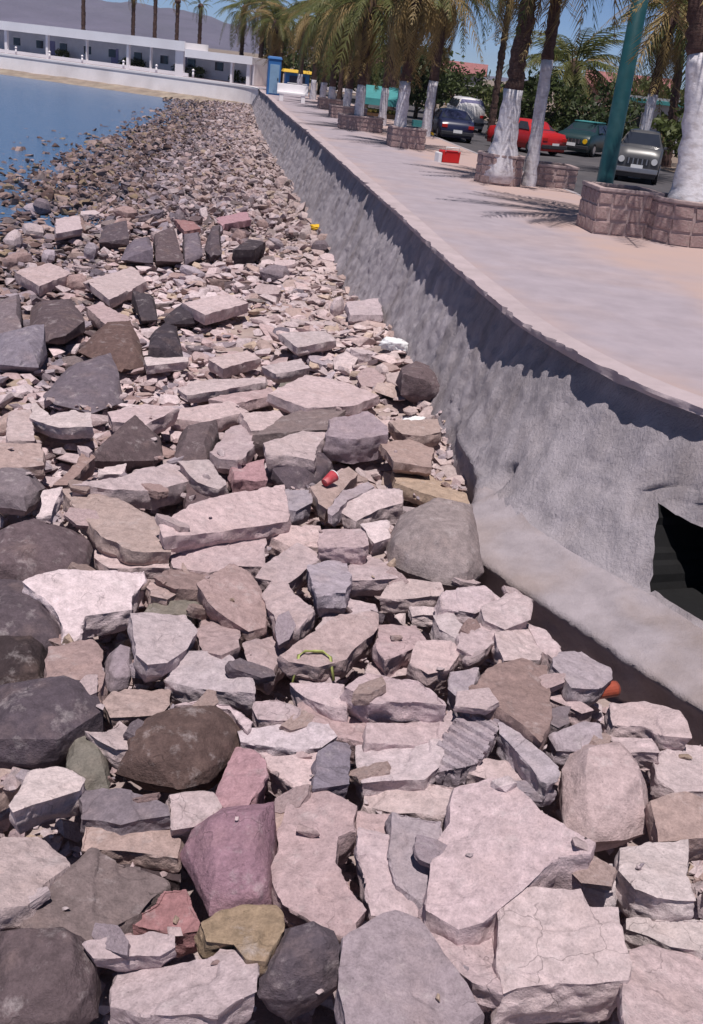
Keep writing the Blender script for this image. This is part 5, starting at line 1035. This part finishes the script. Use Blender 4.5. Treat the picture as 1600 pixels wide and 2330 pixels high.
def auto_label(x, y, code, size, form, word=None):
    if size > .55: sz = 'large'
    elif size > .33: sz = 'middling'
    elif size > .2: sz = 'small'
    else: sz = 'very small'
    order = sorted(marks, key=lambda m_: (m_[0]-x)**2+(m_[1]-y)**2)
    for rank in ('', 'second ', 'third ', 'fourth ', 'fifth '):
        for mx_, my_, ph in order[:9]:
            dx, dy = x-mx_, y-my_
            if math.hypot(dx, dy) < .02: continue
            if abs(dx) > abs(dy): rel = 'on the wall side of' if dx > 0 else 'on the seaward side of'
            else: rel = 'behind' if dy > 0 else 'in front of'
            lb = f'{rank}{sz} {CWORD[code]} {form} {rel} {ph}'.replace('very small', 'tiny')
            if lb not in used and len(lb.split()) <= 16: used.add(lb); return lb
    return f'{sz} {CWORD[code]} {form} among the beach rubble'
ROCK_GROUP = 'rocks and broken slabs covering the beach'

def raw_rock(P, kind, th, rd):
    """closed rough block from a top outline: slab (flat top, broken sides) or boulder (domed)"""
    P = [Vector(p) for p in P]; 
    if sum(P[i].x*P[(i+1) % len(P)].y-P[(i+1) % len(P)].x*P[i].y for i in range(len(P))) < 0: P.reverse()
    Q = []
    for i in range(len(P)):
        a, b_ = P[i], P[(i+1) % len(P)]; d = b_-a; Q.append(a.copy()); L_ = d.length; n = int(L_/.10)
        nr = Vector((d.y, -d.x, 0)).normalized() if L_ > 1e-6 else Vector((0, 0, 0))
        for k in range(1, n): Q.append(a+d*(k/n)+nr*rd.uniform(-.014, .014))
    c = sum(Q, Vector())/len(Q); n = len(Q); mb = MB()
    if kind == 's':
        lv = [(1.0, 0.0), (rd.uniform(.99, 1.04), -.55), (rd.uniform(.84, .98), -1.0)]
        sh = Vector((rd.uniform(-.03, .03), rd.uniform(-.02, .04), 0))
        rings = [[c+(q-c)*k+Vector((0, 0, th*z))+sh*(-z)+(Vector((0, 0, 0)) if z == 0 else Vector((rd.uniform(-.012, .012), rd.uniform(-.012, .012), 0))) for q in Q] for k, z in lv]
        for r_ in rings: mb.v += [tuple(v) for v in r_]
        fs = [tuple(range(n)), tuple(range(2*n, 3*n))[::-1]]
        for r_ in range(2): fs += [(r_*n+i, (r_+1)*n+i, (r_+1)*n+(i+1) % n, r_*n+(i+1) % n) for i in range(n)]
    else:
        up = th*.45; lv = [(.55, up*1.0), (.90, up*.45), (1.0, -.15*th), (.66, -.62*th)]
        sh = Vector((rd.uniform(-.06, .06), rd.uniform(0, .08), 0)); bmh = bmesh.new()
        tl = (rd.uniform(-.25, .25), rd.uniform(-.15, .25))
        for k, z in lv:
            for q in P:
                e = (q-c)*k*rd.uniform(.86, 1.06); bmh.verts.new((c.x+e.x+sh.x*z/th, c.y+e.y+sh.y*z/th, c.z+z*rd.uniform(.72, 1.08)+(e.x*tl[0]+e.y*tl[1])*(z > 0)))
        bmesh.ops.convex_hull(bmh, input=bmh.verts); bmesh.ops.delete(bmh, geom=[v for v in bmh.verts if not v.link_faces], context='VERTS')
        bmh.verts.index_update(); mb.v = [tuple(v.co) for v in bmh.verts]; fs = [tuple(v.index for v in f.verts) for f in bmh.faces]; bmh.free()
    mb.f = fs
    base = Vector((c.x, c.y, c.z-th*(1.0 if kind == 's' else .62)))
    mb.v = [(v[0]-base.x, v[1]-base.y, v[2]-base.z) for v in mb.v]
    me = bpy.data.meshes.new('rock'); me.from_pydata(mb.v, [], fs)
    bm = bmesh.new(); bm.from_mesh(me); bmesh.ops.triangulate(bm, faces=[f for f in bm.faces if len(f.verts) > 4]); bmesh.ops.recalc_face_normals(bm, faces=bm.faces); bm.to_mesh(me); bm.free()
    return me, base

def remesh_all(items):
    """items: list of (mesh, voxel, kind, seed); returns finished rock meshes"""
    tmp = []
    for me, vx, kind, seed in items:
        o = bpy.data.objects.new('tmp', me); COL.objects.link(o)
        m_ = o.modifiers.new('r', 'REMESH'); m_.mode = 'SHARP'; m_.octree_depth = vx; m_.scale = .92; m_.sharpness = 1.0; m_.use_remove_disconnected = True; m_.threshold = 1.0; tmp.append(o)
    dg = bpy.context.evaluated_depsgraph_get(); out = []
    for o, (me, vx, kind, seed) in zip(tmp, items):
        nm = bpy.data.meshes.new_from_object(o.evaluated_get(dg)); n = len(nm.vertices)
        co = np.empty(n*3, np.float32); nm.vertices.foreach_get('co', co); co = co.reshape(-1, 3).astype(float)
        no = np.empty(n*3, np.float32); nm.vertices.foreach_get('normal', no); no = no.reshape(-1, 3)
        s = seed*3.17
        if kind == 's':
            side = np.clip(1-abs(no[:, 2]), 0, 1)
            d = .006*fbm(co*4+s, 3, 1)+.004*fbm(co*18+s, 2, 4)+side*(.020*fbm(co*[7, 7, 10]+s, 3, 2))
            ter = fbm(co*[2.0, 2.0, .5]+s, 3, 6)*1.6+.8; st_ = np.floor(ter)+np.clip((ter-np.floor(ter)-.9)*10, 0, 1)
            if seed == STRIPED: d = d*.5+.011*np.sign(np.sin((co[:, 0]*.62+co[:, 1]*.78)*2*math.pi/.085))-.004; st_ = 0*st_
            d += .016*np.clip(st_, -1, 2)*np.clip(no[:, 2], 0, 1)                        # fracture steps on the top
        else:
            k_ = fbm(co*2.6+s, 2, 1); rid = 1-2*np.abs(fbm(co*3.4+s, 2, 3))
            d = .012*k_+.007*fbm(co*10+s, 3, 4)
        co += no*d[:, None]
        nm.vertices.foreach_set('co', co.astype(np.float32).ravel()); nm.polygons.foreach_set('use_smooth', [True]*len(nm.polygons)); nm.update(); nm.set_sharp_from_angle(angle=R(38))
        nm.name = 'rock'; nm.materials.clear(); nm.materials.append(M['rock']); out.append(nm)
    for o in tmp: m0 = o.data; bpy.data.objects.remove(o); bpy.data.meshes.remove(m0)
    return out

rd = random.Random(4); STRIPED = [r_[0] for r_ in ROCKS].index('striped34')
items = []; bases = []; POLYS = []
for n, (nm, code, kind, th, P) in enumerate(ROCKS):
    ce = [sum(p[i] for p in P)/len(P) for i in (0, 1)]
    if kind == 's': P = [(ce[0]+(p[0]-ce[0])*1.07, ce[1]+(p[1]-ce[1])*1.07, p[2]) for p in P]
    me, base = raw_rock(P, kind, th, rd); dia = max(math.hypot(p[0]-q[0], p[1]-q[1]) for p in P for q in P)
    items.append((me, 6 if dia > .3 and base.y < 8.5 else 5, kind, n)); bases.append((base, dia)); POLYS.append(np.array([(p[0], p[1]) for p in P]))
    if nm in LABEL: marks.append((base.x, base.y, LABEL[nm][1]))
for lb, _ in LABEL.values(): used.add(lb)
ROCK_TOP = []
for (nm, code, kind, th, P), (base, dia), me in zip(ROCKS, bases, remesh_all(items)):
    o = link('rock', me, None, None, base); c = COLS[code]; j = rd.uniform(.90, 1.10)
    o.color = (c[0]*j*rd.uniform(.97, 1.03), c[1]*j, c[2]*j*rd.uniform(.97, 1.03), 1)
    sz = math.sqrt(area_of(P)); asp = dia/max(.01, sz)
    form = ('boulder' if sz > .3 else 'rounded stone') if kind == 'b' else ('long slab' if asp > 1.95 else ('slab' if sz > .25 else 'flat stone'))
    tag(o, LABEL[nm][0] if nm in LABEL else auto_label(base.x, base.y, code, sz, form), 'rock', ROCK_GROUP)

def inside(x, y):
    for Pg in POLYS:
        if x < Pg[:, 0].min()-.02 or x > Pg[:, 0].max()+.02 or y < Pg[:, 1].min()-.02 or y > Pg[:, 1].max()+.02: continue
        x0, y0 = Pg[:, 0], Pg[:, 1]; x1, y1 = np.roll(x0, -1), np.roll(y0, -1)
        cr = ((y0 > y) != (y1 > y)) & (x < (x1-x0)*(y-y0)/(y1-y0+1e-12)+x0)
        if cr.sum() % 2: return True
    return False
# further single rocks between the traced ones (shared shapes)
protos = []
for k in range(26):
    m_ = rd.randint(5, 8); ph = rd.uniform(0, 6.28); el = rd.uniform(.5, .95)
    P = [(math.cos(ph+2*math.pi*i/m_+rd.uniform(-.25, .25))*.5*rd.uniform(.8, 1.1), math.sin(ph+2*math.pi*i/m_+rd.uniform(-.25, .25))*.5*el*rd.uniform(.8, 1.1), 0) for i in range(m_)]
    kind = 's' if k % 3 else 'b'
    me, base = raw_rock(P, kind, rd.uniform(.22, .4) if kind == 's' else rd.uniform(.5, .75), rd); protos.append((me, 5, kind, 300+k))
protos = list(zip(remesh_all(protos), [p[2] for p in protos]))
def wall_x(y): return np.interp(y, XB_Y, XB_X)
N_EXTRA = 300-len(ROCKS)-40; placed = []; tries = 0
while len(placed) < N_EXTRA and tries < 20000:
    tries += 1
    y = 4.0+rd.random()**1.15*24; lo = -.345*y-.3; hi = min(wall_x(y)-.15, .42*y+.5)
    x = rd.uniform(max(lo, -9.5), hi)
    s = rd.uniform(.24, .42) if y < 9 else rd.uniform(.32, .68)
    if y < 9.2 and any(inside(x+dx*s*.35, y+dy*s*.35) for dx, dy in ((0, 0), (1, 0), (-1, 0), (0, 1), (0, -1))): continue
    if y >= 9.2 and any(inside(x+dx*s*.3, y+dy*s*.3) for dx, dy in ((0, 0), (1, 0), (-1, 0))): continue
    if math.hypot(x-1.93, y-6.3) < .45 or math.hypot(x+.29, y-9.05) < .4: continue
    if any((x-a)**2+(y-b_)**2 < (.42*(s+q))**2 for a, b_, q in placed): continue
    placed.append((x, y, s))
pal_n = ['P', 'P', 'P', 'P2', 'P2', 'T', 'T', 'T3', 'L', 'W2', 'G', 'L2']; pal_f = ['P', 'P', 'P2', 'T', 'T3', 'L2', 'G', 'G2', 'M3', 'L', 'W2', 'T2', 'M2']
for x, y, s in placed:
    me, kind = rd.choice(protos); code = rd.choice(pal_n if y < 12 or x > -.9+wall_x(y) else pal_f)
    o = link('rock', me, None, None, (x, y, float(beach_z(x, y))-.10+rd.uniform(-.03, .05)))
    o.scale = (s, s*rd.uniform(.85, 1.15), s*rd.uniform(.75, 1.1)); o.rotation_euler = (rd.uniform(-.2, .2), rd.uniform(-.2, .2), rd.uniform(0, 6.28))
    c = COLS[code]; j = rd.uniform(.85, 1.12); o.color = (c[0]*j, c[1]*j, c[2]*j, 1)
    tag(o, auto_label(x, y, code, s*.8, 'boulder' if kind == 'b' and s > .4 else ('rounded stone' if kind == 'b' else ('slab' if s > .4 else 'flat stone'))), 'rock', ROCK_GROUP)

# chunks thrown on top of the others
bpy.context.view_layer.update(); _dg = bpy.context.evaluated_depsgraph_get(); tops = []
near_ = [(Pg, i) for i, Pg in enumerate(POLYS) if Pg[:, 1].mean() < 10.5]
while len(tops) < 40:
    Pg, _i = rd.choice(near_); k = rd.randrange(len(Pg)); x, y = Pg[k]*.93+Pg.mean(0)*.07
    if abs(x) > .36*y or any(math.hypot(x-a, y-b_) < .45 for a, b_ in tops): continue
    if math.hypot(x-1.93, y-6.3) < .4 or math.hypot(x+.29, y-9.05) < .4 or math.hypot(x+.12, y-6.1) < .35: continue
    hit, loc, *_r = SC.ray_cast(_dg, Vector((x, y, 3.0)), Vector((0, 0, -1)))
    if not hit or loc.z > 1.0: continue
    tops.append((x, y)); me, kind = rd.choice([p_ for p_ in protos if p_[1] == 's']); code = rd.choice(pal_n); s = rd.uniform(.15, .34)
    o = link('rock', me, None, None, (x, y, loc.z-.05)); o.scale = (s*1.15, s*.8, s*rd.uniform(.6, 1.0)); o.rotation_euler = (rd.uniform(-.45, .45), rd.uniform(-.45, .45), rd.uniform(0, 6.28))
    c = COLS[code]; j = rd.uniform(.85, 1.1); o.color = (c[0]*j, c[1]*j, c[2]*j, 1)
    tag(o, auto_label(x, y, code, s*.8, 'broken chunk'), 'rock', ROCK_GROUP)

# countless smaller stones: one mass
hull = []
for k in range(40):
    bm = bmesh.new(); m_ = rd.randint(10, 15)
    for _ in range(m_):
        v = Vector((rd.gauss(0, 1), rd.gauss(0, 1), rd.gauss(0, 1))).normalized()*rd.uniform(.75, 1.0); bm.verts.new((v.x*.5, v.y*.5*rd.uniform(.8, 1), v.z*.5))
    r_ = bmesh.ops.convex_hull(bm, input=bm.verts); bmesh.ops.delete(bm, geom=[g for g in bm.verts if not g.link_faces], context='VERTS')
    bmesh.ops.triangulate(bm, faces=bm.faces); bm.verts.ensure_lookup_table(); bm.verts.index_update()
    hull.append((np.array([v.co[:] for v in bm.verts]), np.array([[v.index for v in f.verts] for f in bm.faces]))); bm.free()
PALN = np.array([COLS[c] for c in ('P', 'P', 'W2', 'P2', 'W2', 'P', 'P', 'T', 'L', 'W2', 'Y2', 'W2', 'P2', 'T3')])
PALF = np.array([COLS[c] for c in ('P', 'P2', 'L2', 'T', 'T3', 'T2', 'L2', 'G', 'G2', 'M3', 'G', 'M2', 'L', 'G3', 'W2', 'L3')])
PALW = np.array([COLS[c] for c in ('T2', 'T', 'G2', 'B', 'M2', 'T2', 'G', 'Y', 'B', 'L2')])
def scatter(n, y0, y1, pw, smin, smax, zoff, flat=(.35, .75), wet=False, xlim=None, sgam=1.8):
    y = y0+(y1-y0)*rng.random(n)**pw; xa = np.interp(y, XW_Y, XW_X)-(6 if wet else 1.0); xb = wall_x(y)-.02
    lo = np.maximum(xa, -.36*y-1.5); hi = np.minimum(xb, .45*y+1.2) if xlim is None else np.minimum(xb, xlim)
    x = lo+(hi-lo)*rng.random(n); s = smin+(smax-smin)*rng.random(n)**sgam
    z = beach_z(x, y)+zoff*(rng.random(n)*1.2-.2)-.12-.12*np.clip((10-y)/2, 0, 1)
    t = (x-np.interp(y, XW_Y, XW_X))/(xb-np.interp(y, XW_Y, XW_X))
    pale = (y < 13) | ((y < 25) & (rng.random(n) < .85) & (x > -.27*y))
    pale = pale | ((y >= 13) & (rng.random(n) < .75*np.clip((t-.42)/.4, 0, 1)))
    col = np.where(pale[:, None], PALN[rng.integers(0, len(PALN), n)], PALF[rng.integers(0, len(PALF), n)])
    sel = (t < .25+.2*rng.random(n)) & (y > 14); col = np.where(sel[:, None], PALW[rng.integers(0, len(PALW), n)], col)
    dust = np.exp(-((x-xb)/1.3)**2)*(y > 9); col = col*(1-.5*dust[:, None])+np.array([.47, .375, .35])*.5*dust[:, None]
    col = col*rng.uniform(.78, 1.15, (n, 1))*(1+.16*np.exp(-((y-16.5)/5)**2)*pale)[:, None]*(1-.16*np.clip((y-24)/8, 0, 1))[:, None]
    return x, y, z, s, col, flat
parts = [scatter(3600, 3.0, 14, 1.0, .05, .18, .06), scatter(1300, 3.0, 14, 1.0, .12, .28, .03),
         scatter(7500, 12, 30, 1.1, .07, .22, .10, (.2, .38)), scatter(3600, 9.5, 26, 1.1, .22, .6, .2, (.16, .36), sgam=1.3),
         scatter(9500, 28, 62, 1.0, .12, .46, .2), scatter(5200, 58, 96, 1.0, .16, .5, .22), scatter(2600, 24, 80, 1.0, .2, .6, .25, wet=True), scatter(2600, 12, 24, 1., .10, .3, .2), scatter(900, 11, 36, 1., .3, .75, .10, (.25, .5)), scatter(500, 30, 60, 1., .4, .9, .15, (.3, .6))]
bpy.context.view_layer.update(); _dg = bpy.context.evaluated_depsgraph_get()
cx_, cy_, cz_ = [], [], []
for _ in range(14000):
    y = 3.4+9*rd.random()**1.2; x = rd.uniform(-.345*y-.2, min(wall_x(y)-.1, .42*y+.4))
    hit, loc, nrm, *_r = SC.ray_cast(_dg, Vector((x, y, 3.0)), Vector((0, 0, -1)))
    if not hit or loc.z > 1.2: continue
    low = loc.z-float(beach_z(x, y)) < .16
    if not low and rd.random() > .004: continue
    cx_.append(x); cy_.append(y); cz_.append(loc.z+.012)
n_ = len(cx_); s_ = .05+.15*rng.random(n_)**1.7
parts.append((np.array(cx_), np.array(cy_), np.array(cz_), s_, PALN[rng.integers(0, len(PALN), n_)]*rng.uniform(.75, 1.12, (n_, 1)), (.3, .7)))
VV = []; FF = []; CC = []; off = 0
for x, y, z, s, col, flat in parts:
    n = len(x); pid = rng.integers(0, len(hull), n); an = rng.random(n)*6.283; fl = rng.uniform(*flat, n); el = rng.uniform(.6, 1.0, n); tl = rng.normal(0, .28 if flat[1] > .4 else .12, (n, 2))
    for k in range(len(hull)):
        q = np.where(pid == k)[0]
        if not len(q): continue
        hv, hf = hull[k]; v = hv[None]*np.stack([s[q], s[q]*el[q], s[q]*fl[q]], 1)[:, None, :]
        v[:, :, 2] += v[:, :, 0]*tl[q, :1]+v[:, :, 1]*tl[q, 1:]
        ca, sa = np.cos(an[q])[:, None], np.sin(an[q])[:, None]
        w = np.stack([v[:, :, 0]*ca-v[:, :, 1]*sa+x[q, None], v[:, :, 0]*sa+v[:, :, 1]*ca+y[q, None], v[:, :, 2]+z[q, None]], -1)
        VV.append(w.reshape(-1, 3)); m_ = len(hv)
        FF.append((hf[None]+(np.arange(len(q))*m_)[:, None, None]).reshape(-1, 3)+off); off += len(q)*m_
        CC.append(np.repeat(col[q], m_, axis=0))
V = np.concatenate(VV); F = np.concatenate(FF); C = np.concatenate(CC)
me = np_mesh('rubble', V, F, False)
at_ = me.attributes.new('stone_colour', 'FLOAT_COLOR', 'POINT'); at_.data.foreach_set('color', np.concatenate([C, np.ones((len(C), 1))], 1).astype(np.float32).ravel())
tag(link('rubble', me, M['stone']), 'countless small stones filling the beach between the rocks', kind='stuff')

# ---------------------------------------------------------------- litter on the rocks
bpy.context.view_layer.update(); _dg = bpy.context.evaluated_depsgraph_get()
def on_top(x, y, dz=0.0):
    hit, loc, *_ = SC.ray_cast(_dg, Vector((x, y, 3.0)), Vector((0, 0, -1)))
    return (x, y, (loc.z if hit else float(beach_z(x, y)))+dz)
t = empty('tin_can', (1.97, 6.36, .50), R(25))
mb = MB(); mb.tube([(-.085, 0, .06), (-.08, 0, .06), (.08, 0, .06), (.085, 0, .06)], [.052, .058, .058, .052], 18); mb.build('body', M['tin'], t, smooth=False)
mb = MB(); mb.tube([(.085, 0, .06), (.091, 0, .06)], [.057, .057], 18, False); mb.build('rim', M['tin'], t)
tag(t, 'rusty red tin lying beside the wall footing', 'tin can')
t = empty('paper_cup', on_top(-.29, 9.12, .05), R(-30)); t.rotation_euler = (R(-70), R(10), R(-35))
mb = MB(); mb.tube([(0, 0, 0), (0, 0, .11), (0, 0, .14)], [.04, .055, .058], 16, False); mb.add([(math.cos(a)*.04, math.sin(a)*.04, .002) for a in np.linspace(0, 6.283, 17)[:-1]], [tuple(range(16))]); mb.build('cup_wall', M['cupred'], t, smooth=True)
mb = MB(); mb.tube([(0, 0, .138), (0, 0, .146)], [.061, .061], 16); mb.build('rim', M['whiteplastic'], t)
tag(t, 'small red paper cup lying between the slate lump and the pale slabs', 'cup')
hose = MB(); hose.tube([(a, b_, max(on_top(a, b_)[2], .5)+.022) for a, b_ in ((-.275, 5.97), (-.25, 6.06), (-.21, 6.13), (-.15, 6.17), (-.09, 6.17), (-.03, 6.13), (.01, 6.06))], .011, 8)
tag(hose.build('hose', M['greenrope'], smooth=True), 'curved lime green hose scrap arching over the pale slabs', 'hose')
def bag(name, loc, s, mat, label, seed):
    bm = bmesh.new(); bmesh.ops.create_icosphere(bm, subdivisions=4, radius=.5)
    co = np.array([v.co[:] for v in bm.verts]); d = 1+.30*fbm(co*3+seed, 3, seed)+.16*(1-2*np.abs(fbm(co*6+seed, 2, seed+2)))
    for v, k in zip(bm.verts, d): v.co = Vector((v.co.x*k*s[0], v.co.y*k*s[1], max(v.co.z, -.3)*k*s[2]))
    me = bpy.data.meshes.new(name); bm.to_mesh(me); bm.free(); me.polygons.foreach_set('use_smooth', [True]*len(me.polygons))
    tag(link(name, me, mat, None, loc), label, 'bag' if 'bag' in name else 'litter', 'litter on the beach')
bag('plastic_bag', on_top(.36, 14.8, .03), (.38, .28, .22), M['whiteplastic'], 'crumpled white plastic bag near the wall behind the mauve boulder', 3)
bag('plastic_bag', on_top(.71, 12.5, .02), (.36, .2, .14), M['whiteplastic'], 'flattened white plastic bag with blue lying below the mauve boulder', 5)
bag('cloth_scrap', on_top(-1.72, 27.3, .02), (.34, .25, .15), M['yellow'], 'yellow scrap of cloth against the far wall', 7)
bag('cloth_scrap', on_top(.5, 13.9, .02), (.16, .12, .12), M['tin'], 'small orange scrap beside the crumpled white bag', 9)

# ---------------------------------------------------------------- air
mb = MB(); mb.box((0, 2950, 62), (13000, 7400, 132)); hz = mb.build('haze', None)
m, nt, N, L, b = new_mat('pale_air'); N.remove(b)
pv = N.new('ShaderNodeVolumePrincipled'); pv.inputs['Density'].default_value = .00011; pv.inputs['Color'].default_value = (.80, .86, 1, 1); pv.inputs['Anisotropy'].default_value = .2
L.new(pv.outputs[0], N['Material Output'].inputs['Volume']); hz.data.materials.append(m)
tag(hz, 'thin bluish sea air fading the far hills', kind='stuff')
